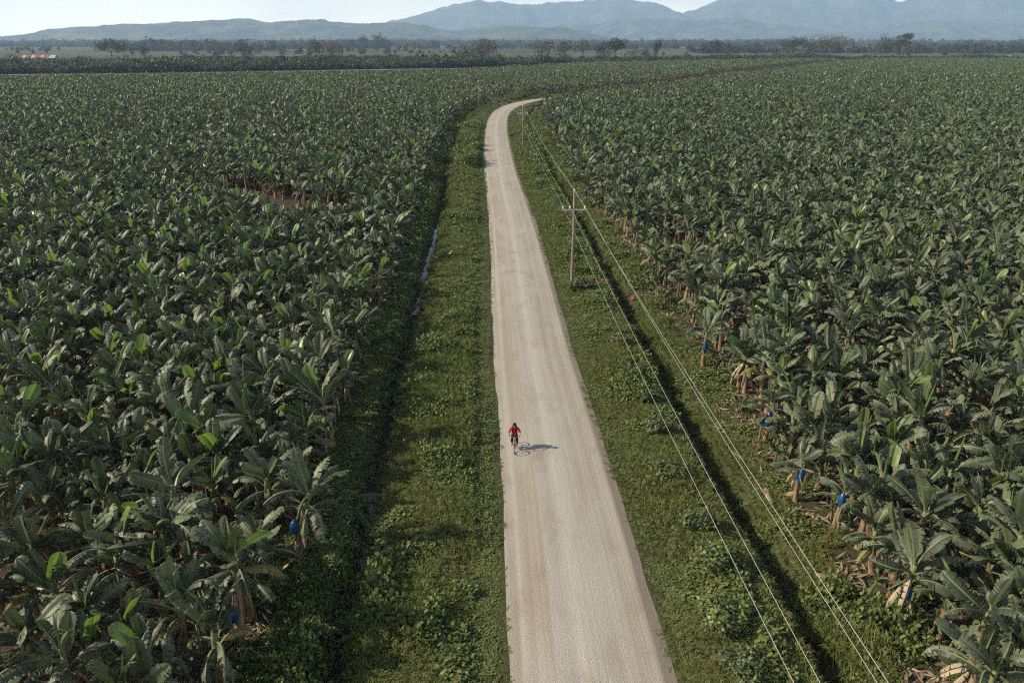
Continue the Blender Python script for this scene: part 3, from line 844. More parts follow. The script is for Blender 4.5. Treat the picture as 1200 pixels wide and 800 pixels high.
# ------------------------------------------------------------------ verges: grass and low weeds
def leaf_quad(mb, p, d, up, ln, w, m=0, tone=0.0):
    p, d, up = Vector(p), Vector(d).normalized(), Vector(up)
    s = d.cross(up); s = s.normalized() if s.length > 1e-4 else Vector((1, 0, 0))
    mb.face([tuple(p), tuple(p + d * ln * 0.5 + s * w / 2), tuple(p + d * ln), tuple(p + d * ln * 0.5 - s * w / 2)], m, tone)
def weed_clump(seed, n=48, rad=0.32, hmax=0.26, lw=0.095):
    r = random.Random(seed); mb = MB()
    for i in range(n):
        a = r.uniform(0, 6.28); q = rad * math.sqrt(r.random())
        z = hmax * (1 - (q / rad) ** 2 * 0.7) * r.uniform(0.25, 1)
        b = r.uniform(0, 6.28); el = r.uniform(-0.3, 1.0)
        d = (math.cos(b) * math.cos(el), math.sin(b) * math.cos(el), math.sin(el))
        leaf_quad(mb, (q * math.cos(a), q * math.sin(a), z), d, (r.uniform(-.8, .8), r.uniform(-.8, .8), 1), lw * r.uniform(.8, 1.6), lw * r.uniform(.6, 1.1), 0, r.uniform(0.01, .5))
    return mb.mesh('weed', [M_WEED])
def grass_tuft(seed, n=46, rad=0.2, h=0.42):
    r = random.Random(seed); mb = MB()
    for i in range(n):
        a = r.uniform(0, 6.28); q = rad * math.sqrt(r.random()); b = a + r.uniform(-.7, .7); ln = h * r.uniform(.55, 1.2); lean = r.uniform(.2, 1.0)
        p0 = Vector((q * math.cos(a), q * math.sin(a), 0)); dirh = Vector((math.cos(b), math.sin(b), 0))
        p1 = p0 + dirh * ln * .35 * lean + Vector((0, 0, ln * .62)); p2 = p1 + dirh * ln * .5 * lean + Vector((0, 0, ln * (.32 - .45 * lean)))
        s = Vector((-dirh.y, dirh.x, 0)) * 0.013; t = r.uniform(0.01, .5)
        mb.face([tuple(p0 - s), tuple(p0 + s), tuple(p1 + s), tuple(p1 - s)], 0, t); mb.face([tuple(p1 - s), tuple(p1 + s), tuple(p2)], 0, t)
    return mb.mesh('grass', [M_GRASS])
library('verge', [weed_clump(i) for i in range(4)] + [grass_tuft(10 + i) for i in range(4)] + [weed_clump(30 + i, 60, 0.42, 0.62, 0.15) for i in range(3)])
def verge_points(t0, t1, name):
    rg = np.random.RandomState(int(abs(t0) * 10))
    out = []
    for s0, s1, sp, k in ((52, 105, 0.30, 1.0), (105, 175, 0.42, 1.3), (175, 330, 0.65, 1.75), (330, 430, 0.95, 2.4)):
        ss = np.arange(s0, s1, sp); tt = np.arange(t0, t1, sp)
        S, T = np.meshgrid(ss, tt); S = S.ravel() + rg.uniform(-.6, .6, S.size) * sp; T = T.ravel() + rg.uniform(-.6, .6, T.size) * sp
        out.append(np.stack([S, T, np.full(S.size, k)], 1))
    Q = np.concatenate(out)
    x = np.interp(Q[:, 0], ARC, AX[:, 0]) + np.interp(Q[:, 0], ARC, NRM[:, 0]) * Q[:, 1]
    y = np.interp(Q[:, 0], ARC, AX[:, 1]) + np.interp(Q[:, 0], ARC, NRM[:, 1]) * Q[:, 1]
    s, t = lateral(x, y)
    dl = ditch_off = np.minimum(np.abs(t + (vn(s * .09, s * 0 + 3.3) - .5) * .7 - DITCH_L), np.abs(t + (vn(s * .09, s * 0 + 3.3) - .5) * .7 - DITCH_R))
    ok = (dl > np.where((t < 0) & (y > 66) & (y < 112), .22, 0.06) + 0.36 * vn(s * .3, t * 0 + 6)) & (np.abs(t) > np.where(t > 0, 3.24, 3.02) + 0.2 * vn(s * 2.3, t * 0 + 4) + 0.4 * vn(s * .22, t * 0 + 14) - 0.42)
    # bare litter under the first rows of plants
    bare = vn(x * .45 + 7, y * .45)
    ok &= ~((t > EDGE_R - 1.4) & (bare > 0.62 - 0.11 * (t - EDGE_R + 1.4)) & (y < 150))
    ok &= ~((t < EDGE_L + 0.6) & (bare > 0.5) & (y < 150))
    ok &= (t < 15.2) & (t > -14.2)
    Q, x, y, s, t = Q[ok], x[ok], y[ok], s[ok], t[ok]
    z = height(x, y, s, t)
    h = fbm(x * .28 + 3, y * .28, 3); typ = fbm(x * .5 + 31, y * .5 + 9, 2) + rg.uniform(-.14, .14, len(x))
    a = np.abs(t)
    tall = np.clip((a - 3.2) / 2.2, 0.38, 1.0) * (0.7 + 0.9 * sst(.5, .75, vn(x * .22 + 50, y * .12)))
    grassy = np.where(t < 0, (a > 4.6) & (a < 9.6) & (typ > 0.42), typ > 0.60)
    lush = (typ < 0.36) & (a > 4.8)
    pick = np.where(grassy, 4 + rg.randint(0, 4, len(x)), np.where(lush, 8 + rg.randint(0, 3, len(x)), rg.randint(0, 4, len(x))))
    k = Q[:, 2] * rg.uniform(.8, 1.25, len(x))
    k = np.where(a < 3.6, k * .6, k)
    kz = k * (0.40 + 1.25 * h) * tall * np.interp(y, [60, 130], [1.0, 1.5])
    kz = np.where((y > 235) & (np.abs(t) < 8), np.minimum(kz, .75), kz); kz = np.where((y > 255) & (t > 0) & (t < 14), np.minimum(kz, .5), kz)
    return np.c_[x, y, z - 0.01], np.stack([rg.uniform(-.2, .2, len(x)), rg.uniform(-.2, .2, len(x)), rg.uniform(0, 6.28, len(x))], 1), np.stack([k, k, kz], 1), pick
scatter('verge_grass', 'verge', *verge_points(-14.0, -2.9, 'l'), label='grass and low weeds on the verge opposite the power line', cat='grass')
scatter('verge_grass', 'verge', *verge_points(2.9, 15.2, 'r'), label='grass and low weeds on the verge under the power line', cat='grass')

# dry leaf litter on the plantation floor near the edges
def litter_piece(seed):
    r = random.Random(seed); mb = MB()
    for i in range(16):
        a = r.uniform(0, 6.28); b = r.uniform(0, 6.28); q = r.uniform(0, .7); el = r.uniform(-.12, .3)
        leaf_quad(mb, (q * math.cos(a), q * math.sin(a), r.uniform(.01, .1)), (math.cos(b), math.sin(b), el), (r.uniform(-.5, .5), r.uniform(-.5, .5), 1), r.uniform(.25, .8), r.uniform(.05, .14), 0, r.uniform(.01, .99))
    return mb.mesh('litter', [M_DEAD])
library('litter', [litter_piece(i) for i in range(4)])
lp = []
rl = np.random.RandomState(4)
for t0, t1, dens in ((EDGE_R - 2.0, EDGE_R + 5.0, 0.75), (EDGE_L - 5.0, EDGE_L + 0.8, 0.45), (EDGE_R + 5, EDGE_R + 22, 0.3), (EDGE_L - 22, EDGE_L - 5, 0.25)):
    for s0 in np.arange(52, 175 if abs(t0) < 16 else 120, 1.0):
        for k in range(rl.poisson((t1 - t0) * dens)):
            S = s0 + rl.rand(); T = t0 + rl.rand() * (t1 - t0)
            lp.append((np.interp(S, ARC, AX[:, 0]) + np.interp(S, ARC, NRM[:, 0]) * T, np.interp(S, ARC, AX[:, 1]) + np.interp(S, ARC, NRM[:, 1]) * T))
lp = np.array(lp); lz = ground_z(lp[:, 0], lp[:, 1]); n = len(lp)
scatter('leaf_litter', 'litter', np.c_[lp, lz], np.stack([np.zeros(n), np.zeros(n), rl.uniform(0, 6.28, n)], 1), np.repeat(rl.uniform(.6, 1.3, n)[:, None], 3, 1), rl.randint(0, 4, n), label='dry tan banana leaf litter under the plants', cat='leaf litter')

# ------------------------------------------------------------------ trees, thicket and woodland beyond the plantation
def crown_mb(r, lobes, n, size, m=0):
    mb = MB()
    tot = sum(l[1] ** 2 for l in lobes)
    for (c, rad, flat) in lobes:
        lt = r.uniform(.0, .5)
        for i in range(int(n * rad ** 2 / tot)):
            d = Vector((r.gauss(0, 1), r.gauss(0, 1), r.gauss(0, 1))).normalized()
            q = rad * r.uniform(.55, 1.05)
            p = Vector(c) + Vector((d.x * q, d.y * q, d.z * q * flat))
            b = Vector((r.gauss(0, 1), r.gauss(0, 1), r.gauss(0, .5)))
            leaf_quad(mb, tuple(p), b, (d.x + r.uniform(-.6, .6), d.y + r.uniform(-.6, .6), d.z + .5), size * r.uniform(.7, 1.4), size * r.uniform(.6, 1.1), m, lt + r.uniform(.01, .49))
    return mb
def make_tree(name, x, y, h, w, label, shape='round', m=None, seed=0, n=900, group='trees beyond the plantation', m2=None):
    r = random.Random(seed)
    o = empty(name, (x, y, 0), r.uniform(0, 6.28))
    tag(o, label, 'tree', group)
    tr = MB()
    th = h * (0.40 if shape != 'umbrella' else 0.48)
    bend = (r.uniform(-.04, .04) * h, r.uniform(-.04, .04) * h)
    tr.tube([(0, 0, -0.3), (bend[0] * .3, bend[1] * .3, th * .5), (bend[0], bend[1], th)], [h * .028, h * .02, h * .014], 8)
    t_ = tr.build('trunk', M_BARK, o, True)
    lobes = []; n = int(n * 1.5)
    nl = {'round': 7, 'umbrella': 9, 'tall': 6, 'bush': 6}[shape]
    for i in range(nl):
        a = i * 2.4 + r.uniform(-.4, .4)
        q = w / 2 * (0.62 if i else 0.0) * r.uniform(.7, 1.05)
        if shape == 'umbrella': z = h * r.uniform(.55, .90); rad = w * r.uniform(.17, .25); flat = .62
        elif shape == 'tall': z = h * (.45 + .45 * (i / nl)); q *= 1 - .5 * i / nl; rad = w * r.uniform(.22, .30); flat = 1.1
        elif shape == 'bush': z = h * r.uniform(.35, .65); rad = w * r.uniform(.24, .32); flat = .85
        else: z = h * r.uniform(.38, .80); rad = w * r.uniform(.26, .34); flat = .9
        if i == 0: z = h * (.84 if shape != 'bush' else .62)
        z = min(z, h - rad * flat * .9)
        c = (bend[0] + q * math.cos(a), bend[1] + q * math.sin(a), z)
        lobes.append((c, rad, flat))
        lm = MB(); lm.tube([(bend[0] * .8, bend[1] * .8, th * r.uniform(.7, .98)), (c[0] * .55, c[1] * .55, (th + c[2]) / 2), (c[0] * .95, c[1] * .95, c[2])], [h * .011, h * .008, h * .003], 5)
        lm.build('limb', M_BARK, o)
    if m2:
        crown_mb(r, lobes[:nl // 2], n // 2, h * .045).build('russet_crown', m2, o)
        crown_mb(r, lobes[nl // 2:], n // 2, h * .045).build('crown', m or M_TREE, o)
    else:
        crown_mb(r, lobes, n, h * .045).build('crown', m or M_TREE, o)
    return o
def top_tree(name, px, ytop, wpx, D, label, **k):
    p = pix(px, ytop - 1.3, D)
    return make_tree(name, p.x, D, p.z, 1.18 * wpx * D / (FPX * .95), label, **k)
TREES = [
    ('spreading_tree', 127, 46, 31, 900, 'wide spreading dark tree with an open crown above the thicket', dict(shape='umbrella', n=1300)),
    ('slim_tree', 153, 54, 7, 905, 'thin wispy tree beside the wide spreading tree', dict(shape='tall', m=M_TREE_PALE, n=160)),
    ('small_tree', 167, 53.5, 13, 910, 'small upright tree next to the wide spreading tree', dict(shape='tall', n=500)),
    ('dome_tree', 12, 61.5, 20, 850, 'low dome shaped dark tree near the striped roof', dict(shape='bush', n=900)),
    ('round_tree', 283, 49.5, 17, 915, 'lone round green tree standing above the thicket', dict(shape='round', n=800)),
    ('green_tree', 369, 48, 15, 930, 'narrow dark green tree beside a russet tree', dict(shape='tall', n=700)),
    ('russet_tree', 386, 47.5, 16, 932, 'russet brown tree beside a narrow green tree', dict(shape='round', n=700, m=M_TREE_RED)),
    ('dark_tree', 546, 54, 12, 800, 'small dark tree next to the half russet tree', dict(shape='round', n=500)),
    ('broad_tree', 567, 45.5, 25, 806, 'broad dark tree with russet leaves on one side', dict(shape='round', n=1100, m2=M_TREE_RED)),
    ('grey_tree', 634, 51, 17, 830, 'pale grey thin leaved tree at the start of the grey group', dict(shape='umbrella', n=450, m=M_TREE_PALE)),
    ('grey_tree', 655, 52, 18, 850, 'pale grey thin leaved tree in the middle of the grey group', dict(shape='round', n=420, m=M_TREE_PALE)),
    ('grey_tree', 644, 47.5, 12, 870, 'tallest pale grey tree of the grey group', dict(shape='umbrella', n=360, m=M_TREE_PALE)),
    ('brown_tree', 662, 48.5, 16, 900, 'brownish tree behind the pale grey trees', dict(shape='umbrella', n=480)),
    ('grey_tree', 684, 47.5, 22, 880, 'wide pale grey tree with bare branches beside the dark clump', dict(shape='umbrella', n=460, m=M_TREE_PALE)),
    ('dark_tree', 708, 49, 15, 860, 'dark round tree at the side of the tall dark clump', dict(shape='round', n=650)),
    ('tall_tree', 722, 44.5, 22, 880, 'tall dark spreading tree of the dark clump', dict(shape='umbrella', n=1000)),
    ('small_tree', 742, 51, 12, 900, 'small greyish tree between the dark clump and a leaning green tree', dict(shape='round', n=400, m=M_TREE_PALE)),
    ('green_tree', 757, 53, 12, 890, 'low rounded green tree past the dark clump', dict(shape='bush', n=450)),
    ('leaning_tree', 770, 47.5, 11, 920, 'slender dark tree standing past the low rounded green tree', dict(shape='tall', n=450)),
    ('brush_tree', 858, 52, 18, 960, 'low brush tree at the edge of the plantation block', dict(shape='bush', n=500)),
    ('flat_tree', 930, 43.5, 25, 1080, 'dark flat topped tree rising above the hedge line', dict(shape='umbrella', n=900)),
    ('wide_tree', 975, 41.5, 38, 1150, 'very wide pale green tree mass behind the hedge line', dict(shape='umbrella', n=1300, m=M_TREE_PALE)),
    ('round_tree', 1038, 41, 15, 1120, 'round crowned tree beside the tallest umbrella tree', dict(shape='round', n=600)),
    ('brown_tree', 1030, 47, 20, 1090, 'brownish low tree under the round crowned tree', dict(shape='bush', n=500, m=M_TREE_PALE)),
    ('umbrella_tree', 1062, 38.5, 16, 1130, 'tallest umbrella shaped tree on a thin trunk', dict(shape='umbrella', n=700)),
    ('broad_tree', 1054, 44, 22, 1150, 'broad green tree behind the umbrella shaped tree', dict(shape='round', n=700)),
    ('round_tree', 905, 45.5, 26, 1250, 'hazy round tree behind the dark flat topped tree', dict(shape='round', n=600)),
]
for i, (nm, px_, yt, wp, Dd, lab, kw) in enumerate(TREES):
    top_tree(nm, px_, yt, wp, Dd, lab, seed=900 + i, **kw)

def bush_mb(seed, n=170, size=1.0, w=3.6, h=5.5):
    r = random.Random(seed); lobes = [((r.uniform(-1, 1) * w * .35, r.uniform(-1, 1) * w * .35, h * r.uniform(.35, .72)), w * r.uniform(.32, .5), r.uniform(.8, 1.2)) for i in range(5)]
    lobes.append(((0, 0, h * .3), w * .6, .8))
    return crown_mb(r, lobes, n, size)
library('thicket', [bush_mb(700 + i).mesh('thicket', [M_THICKET]) for i in range(6)])
library('woodland', [bush_mb(720 + i, 190, 3.4, 13, 19).mesh('woodland', [M_TREE]) for i in range(5)])
def thicket_pts():
    rg = np.random.RandomState(77); P = []
    for xx in np.arange(-820, 60, 3.6):
        y0 = track_y(xx) + 14
        for yy in np.arange(y0, y0 + 290 - max(0, (xx + 160) * .8), 5.4):
            P.append((xx, yy, 1.0 if yy < y0 + 60 else 0.8))
    for xx in np.arange(60, 420, 3.6):                     # hedge beyond the block on the far side of the bend
        y0 = np.interp(xx, [60, 160, 330, 430], [785, 868, 985, 1040])
        for yy in np.arange(y0, y0 + 60, 5.0): P.append((xx, yy, 0.85))
    for xx in np.arange(420, 720, 4.0):
        y0 = 1040 - 0.1 * (xx - 420)
        for yy in np.arange(y0, y0 + 40, 6.0): P.append((xx, yy, 0.7))
    P = np.array(P); P[:, :2] += rg.uniform(-1.8, 1.8, (len(P), 2))
    hx, hy = pix(45, 64, 905).x, 905
    keep = ~((np.abs(P[:, 0] - hx) < 34) & (P[:, 1] > 800))
    h = 0.45 + 1.5 * fbm(P[:, 0] * .02, P[:, 1] * .02, 4) + (rg.rand(len(P)) < .03) * .6
    return P[keep], (h * P[:, 2])[keep], rg
P, hs_, rg = thicket_pts(); n = len(P)
scatter('thicket', 'thicket', np.c_[P[:, :2], np.zeros(n) - .3], np.stack([np.zeros(n), np.zeros(n), rg.uniform(0, 6.28, n)], 1), np.stack([hs_ * rg.uniform(.9, 1.3, n), hs_ * rg.uniform(.9, 1.3, n), hs_ * rg.uniform(.8, 1.25, n)], 1), rg.randint(0, 6, n), label='dark thicket of bushes behind the pale dirt track', cat='thicket')
def wood_pts():
    rg = np.random.RandomState(78); P = []
    for (y0, depth, dens, h) in ((1250, 60, .008, .4), (1500, 90, .014, .5), (1850, 120, .025, .6), (2300, 150, .05, .75), (2900, 260, .07, .85), (3600, 400, .12, .95), (4300, 500, .16, 1.0)):
        hw = y0 * .85
        nn = int(2 * hw * dens * 6)
        x = rg.uniform(-hw, hw, nn)
        gate = vn(x / (y0 * .09) + y0, x * 0 + y0 * .01)
        y = y0 + rg.uniform(0, depth, nn) + 60 * np.sin(x / 300)
        k = gate > (0.30 if y0 > 2500 else 0.52)
        P.append(np.stack([x[k], y[k], np.full(k.sum(), h)], 1))
    P.append(np.stack([rg.uniform(-900, -560, 160), rg.uniform(1900, 2010, 160), np.full(160, .95)], 1))
    P.append(np.stack([rg.uniform(-620, -380, 130), rg.uniform(2400, 2520, 130), np.full(130, 1.15)], 1))
    x = rg.uniform(350, 1500, 420); P.append(np.stack([x, 1500 + rg.uniform(0, 160, 420), np.full(420, .72)], 1))
    return np.concatenate(P), rg
P, rg = wood_pts(); n = len(P)
k_ = P[:, 2] * np.clip(rg.lognormal(-.12, .33, n), .4, 1.7)
scatter('woodland', 'woodland', np.c_[P[:, :2], np.zeros(n) - .5], np.stack([np.zeros(n), np.zeros(n), rg.uniform(0, 6.28, n)], 1), np.stack([k_, k_, k_ * rg.uniform(.7, 1.15, n)], 1), rg.randint(0, 5, n), label='hazy woodland and tree rows on the far plain', cat='woodland')

# ------------------------------------------------------------------ farm buildings
def farm_building():
    p = pix(45, 64, 905)
    o = empty('farm_building', (p.x, 905, 0), R(6))
    tag(o, 'long farm shed with a red and white striped roof beyond the thicket', 'building')
    w = MB(); w.box((0, 0, 2.0), (36, 12, 4.0)); w.build('wall', mat('shed_wall', (0.42, 0.38, 0.33), .9), o)
    red, whi = mat('red_roof_sheet', (0.24, 0.09, 0.065), .6), mat('white_roof_sheet', (0.40, 0.38, 0.36), .6)
    for i in range(12):
        x0 = -19 + i * 38 / 12; x1 = x0 + 38 / 12 - .06
        for s in (-1, 1):
            q = MB(); q.add([(x0, 7 * s, 4.05), (x1, 7 * s, 4.05), (x1, 0.02 * s, 7.3), (x0, 0.02 * s, 7.3), (x0, 7 * s, 4.15), (x1, 7 * s, 4.15), (x1, 0.02 * s, 7.4), (x0, 0.02 * s, 7.4)],
                            [(0, 1, 2, 3), (4, 5, 6, 7), (0, 1, 5, 4), (1, 2, 6, 5), (2, 3, 7, 6), (3, 0, 4, 7)])
            q.build('roof_panel', whi if i % 3 == 1 or i > 10 else red, o)
    for x in (-17.95, 17.95):
        q = MB(); q.add([(x, -6, 4), (x, 6, 4), (x, 0, 7.2)], [(0, 1, 2)]); q.build('gable', mat('gable', (0.55, 0.5, 0.44), .9), o)
    for x in (-12, -4, 4, 12):
        q = MB(); q.box((x, -6.02, 1.6), (2.6, .1, 3.0)); q.build('door', mat('shed_door', (0.10, 0.08, 0.07), .8), o)
farm_building()
for i, (px_, lab, w_) in enumerate(((1182, 'small white hut with a low gable roof on the pale clearing', 4.2), (1189, 'tiny white box hut beside the gabled hut on the pale clearing', 2.8))):
    D = 1085
    p = pix(px_, 65, D)
    o = empty('white_hut', (p.x, D, 0)); tag(o, lab, 'hut')
    wm = mat('hut_white', (0.75, 0.74, 0.70), .7)
    q = MB(); q.box((0, 0, 1.3), (w_, 3.2, 2.6)); q.build('wall', wm, o)
    q = MB(); a = w_ / 2 + .25; q.add([(-a, -1.9, 2.62), (a, -1.9, 2.62), (a, 1.9, 2.62), (-a, 1.9, 2.62), (-a, 0, 3.4 - .4 * i), (a, 0, 3.4 - .4 * i)], [(0, 1, 5, 4), (2, 3, 4, 5), (0, 4, 3), (1, 2, 5)]); q.build('roof', wm, o)
    q = MB(); q.box((0, -1.63, 1.05), (.9, .06, 2.0)); q.build('door', M_BARK, o)

# ------------------------------------------------------------------ power line
def wood_material():
    m = mat('pole_wood', (0.22, 0.16, 0.12), .85, .15)
    b = m.node_tree.nodes['Principled BSDF']; tc = N(m, 'ShaderNodeTexCoord'); mp = N(m, 'ShaderNodeMapping'); L(m, tc.outputs['Object'], mp.inputs[0]); mp.inputs['Scale'].default_value = (14, 14, .9)
    n_ = noise(m, 1.5, 4, mp.outputs[0]); r = ramp(m, [(0.3, (0.12, 0.095, 0.07)), (0.55, (0.20, 0.165, 0.13)), (0.75, (0.28, 0.24, 0.195))], n_.outputs[0]); L(m, r.outputs[0], b.inputs['Base Color'])
    return m
M_POLE = wood_material()
M_STEEL = mat('galvanised_steel', (0.42, 0.42, 0.42), .45, .5, .7)
M_PORC = mat('porcelain', (0.62, 0.64, 0.66), .2, .5)
M_WIRE = mat('aluminium_wire', (0.50, 0.49, 0.45), .55, .35, .15)
POLES = [(8.35, 3.0), (5.75, 70.3), (2.3, 169.0), (-12.0, 286.0), (24.0, 417.0), (101.0, 505.0)]
PLAB = ['wooden power pole at the near end of the line', 'wooden power pole with crossarm standing in a bush beside the gravel road', 'second wooden power pole, on the verge before the bend', 'power pole on the outside of the road bend', 'far power pole rising past the bend between banana fields', 'farthest power pole among the banana plants']
ARM_Z, TOP_Z = 7.85, 9.45
def pole_dir(i):
    a = Vector(POLES[max(0, i - 1)]); b = Vector(POLES[min(len(POLES) - 1, i + 1)]); d = (b - a).normalized(); return d
ATT = []
for i, (x, y) in enumerate(POLES):
    d = pole_dir(i); rz = math.atan2(-d.x, d.y)
    z0 = float(ground_z([x], [y])[0])
    o = empty('utility_pole', (x, y, z0 - .2), rz)
    tag(o, PLAB[i], 'power pole', 'poles of the power line')
    q = MB(); q.tube([(0, 0, 0), (0.03, 0, 3), (0.05, 0.02, 6), (0.0, 0, TOP_Z + .2)], [.17, .15, .125, .10], 10); q.build('pole', M_POLE, o, True)
    q = MB(); q.box((0, -.13, ARM_Z + .2), (2.25, .10, .12)); q.build('crossarm', M_STEEL, o)
    for s in (-1, 1):
        q = MB(); q.tube([(s * .06, -.14, ARM_Z - .45), (s * .62, -.15, ARM_Z + .14)], .022, 6); q.build('brace', M_STEEL, o)
    pts = []
    for (lx, lz) in ((-1.02, ARM_Z + .26), (-.38, ARM_Z + .26), (1.02, ARM_Z + .26), (0.0, TOP_Z + .2)):
        q = MB(); ly = -.13 if lx else 0
        q.lathe([(.03, 0), (.035, .06), (.10, .08), (.05, .13), (.10, .16), (.05, .21), (.07, .27), (.03, .30)], 10, (lx, ly, lz)); q.build('insulator', M_PORC, o, True)
        C, S = math.cos(rz), math.sin(rz)
        lx = lx + (.28 if lz > 9 and i == 0 else 0)
        pts.append(Vector((x + lx * C - ly * S, y + lx * S + ly * C, z0 - .2 + lz + .29)))
    ATT.append(pts)
WLAB = ['outer overhead wire on the crossarm end toward the road', 'overhead wire on the inner insulator of the crossarm', 'overhead wire on the crossarm end toward the bananas', 'highest overhead wire, running over the pole tops']
for w in range(4):
    pts = []
    for i in range(len(ATT) - 1):
        a, b = ATT[i][w], ATT[i + 1][w]
        sag = (b - a).length * .0075
        for k in range(20):
            t = k / 20; p = a.lerp(b, t); p.z -= sag * 4 * t * (1 - t); pts.append(p)
    pts.append(ATT[-1][w])
    q = MB(); q.tube(pts, .0062, 5); o = q.build('power_line', M_WIRE, None, True)
    tag(o, WLAB[w], 'power line', 'wires of the power line')

# ------------------------------------------------------------------ shrubs and broad-leaved weeds on the verges
def shrub(px_, py_, w, h, label, m=M_SHRUB, seed=0, n=None, top=None):
    x, y = gnd(px_, py_)
    z = float(ground_z([x], [y])[0]); r = random.Random(seed)
    o = empty('shrub', (x, y, z), 0); tag(o, label, 'shrub', 'shrubs on the road verges')
    lobes = [((r.uniform(-.5, .5) * w * .7, r.uniform(-.5, .5) * w * .7, h * r.uniform(.3, .7)), w * r.uniform(.22, .34), min(1, h / w)) for i in range(7)] + [((0, 0, h * .3), w * .42, min(1, h / w))]
    size = .11 + .0012 * y
    n = n or int(min(2600, 420 * w * w / (size / .14) ** 2))
    crown_mb(r, lobes, n, size).build('crown', m, o)
    if top: crown_mb(r, [((c[0], c[1], c[2] + rad * .35), rad * .75, f) for c, rad, f in lobes[:4]], n // 7, size * 1.1).build('pale_shoots', top, o)
    q = MB()
    for i in range(3): a = r.uniform(0, 6.28); q.tube([(0, 0, -.1), (math.cos(a) * w * .12, math.sin(a) * w * .12, h * .3), (math.cos(a) * w * .25, math.sin(a) * w * .25, h * .6)], [.03, .022, .01], 5)
    q.build('stem', M_BARK, o)
SHR = [(676, 341, 2.0, 1.1, 'dark bush at the foot of the power pole'), (690, 339, 1.3, .8, 'small bush just past the foot of the power pole'),
       (722, 405, 1.7, .8, 'low bush on the verge first along the ditch from the pole'), (738, 392, 1.4, .7, 'flat bush at the ditch brink near the red container'),
       (742, 442, 1.9, 1.0, 'bush with a dark hollow on the ditch bank'), (757, 470, 1.5, .9, 'rounded bush beside the bush with the dark hollow'),
       (772, 505, 1.7, .9, 'leafy bush on the bank level with the cyclist'), (785, 560, 1.8, .8, 'spreading bush on the bank opposite the pale sacks'),
       (815, 620, 1.7, .95, 'vine covered bush on the ditch bank'), (838, 668, 1.9, 1.25, 'tall vine covered mound with pale shoots on the ditch bank'), (848, 735, 2.1, 1.1, 'leafy mound with yellowish shoots beside the tall vine mound'), (868, 790, 1.7, .8, 'bush at the near end of the ditch bank'),
       (615, 178, 3.2, 1.8, 'dark bush at the foot of the second power pole'), (628, 190, 3.0, 1.4, 'round bush in front of the second power pole'), (640, 206, 2.8, 1.2, 'low bush on the bank past the second power pole'), (604, 160, 3.2, 1.5, 'bush on the verge inside the bend'),
       (543, 152, 4.0, 1.8, 'pale green mound on the verge before the bend', M_WEED), (536, 182, 3.2, 1.3, 'leafy mound at the ditch on the side without poles', M_WEED), (528, 207, 3.0, 1.2, 'weedy mound beside the left ditch water', M_WEED), (548, 130, 5.0, 2.0, 'bush on the outside of the road bend', M_SHRUB), (575, 121, 5.5, 2.0, 'bush behind the road at the bend', M_SHRUB),
       (520, 232, 2.2, .9, 'pale leafy mound above the ditch without poles', M_WEED), (575, 112, 6, 2.2, 'far bush in front of the dark field edge', M_SHRUB)]
SHR[18] = SHR[18][:4] + ('weedy mound beside the grey ditch water',) + SHR[18][5:]
for i, s in enumerate(SHR):
    shrub(*s[:5], m=s[5] if len(s) > 5 else M_SHRUB, seed=400 + i, top=M_BRIGHT if i in (9, 10, 16) else None)

wl = []
for k in range(4):
    r = random.Random(k); mb = MB(); n_ = 5; W = .16; c = []
    for i in range(n_ + 1):
        s = i / n_; c.append(Vector((s * .62 * math.cos(.9 - .9 * s), 0, .62 * s * math.sin(1.0 - .55 * s))))
    for i in range(n_):
        w0, w1 = [W * math.sin(PI * min(1, .12 + .88 * s)) ** .8 * (1 if s < .98 else .1) for s in (i / n_, (i + 1) / n_)]
        for sd in (-1, 1):
            a, b = c[i], c[i + 1]
            mb.face([tuple(a), tuple(b), tuple(b + Vector((0, sd * w1 / 1.2, .04))), tuple(a + Vector((0, sd * w0 / 1.2, .04)))][::sd], 0)
    wl.append(mb)
wl_mesh = {m.name: [q.mesh('leaf', [m]) for q in wl] for m in (M_WEED, M_BRIGHT, M_SHRUB)}
def broad_weed(px_, py_, sc, label, m, n_, seed):
    x, y = gnd(px_, py_); z = float(ground_z([x], [y])[0]); r = random.Random(seed)
    o = empty('broadleaf_weed', (x, y, z), r.uniform(0, 6), sc); tag(o, label, 'plant', 'broad leaved weeds on the verges')
    for i in range(n_):
        link('leaf', wl_mesh[m.name][i % 4], o, (0, 0, .05), (r.uniform(-.3, .3), r.uniform(-.5, .25), i * 2.4 + r.uniform(-.3, .3)), r.uniform(.75, 1.2))
for i, s in enumerate([(412, 722, 1.5, 'large broad leaved green weed overhanging the ditch water', M_SHRUB, 13), (374, 738, 1.1, 'broad leaved weed in the dark between bananas and ditch', M_SHRUB, 8), (503, 650, .8, 'yellow green broad leaved weed standing in tall grass', M_BRIGHT, 7),
        (492, 696, .75, 'flat spreading weed with pale leaf edges', M_WEED, 6), (517, 722, .6, 'small weed with two pale upright leaves near the road', M_BRIGHT, 3), (510, 610, .5, 'tiny pale flowered weed uphill of the yellow green weed', M_BRIGHT, 4),
        (518, 372, .9, 'bright yellow green weed midway up the verge', M_BRIGHT, 7), (527, 302, 1.1, 'bright vine clump on the verge above the grey water', M_BRIGHT, 10), (534, 296, .9, 'bright vine clump beside the larger vine clump', M_BRIGHT, 8), (482, 310, 1.4, 'dark broad leaved weed on the shaded ditch bank', M_SHRUB, 9),
        (470, 415, 1.2, 'broad leaved weed hanging over the ditch under the bananas', M_SHRUB, 9), (545, 212, 1.3, 'pale weed patch on the grass strip before the bend', M_BRIGHT, 9), (540, 232, 1.2, 'pale weed patch a little nearer along the grass strip', M_BRIGHT, 8), (690, 365, .8, 'small pale weed on the verge below the pole', M_BRIGHT, 6)]):
    broad_weed(*s, seed=500 + i)

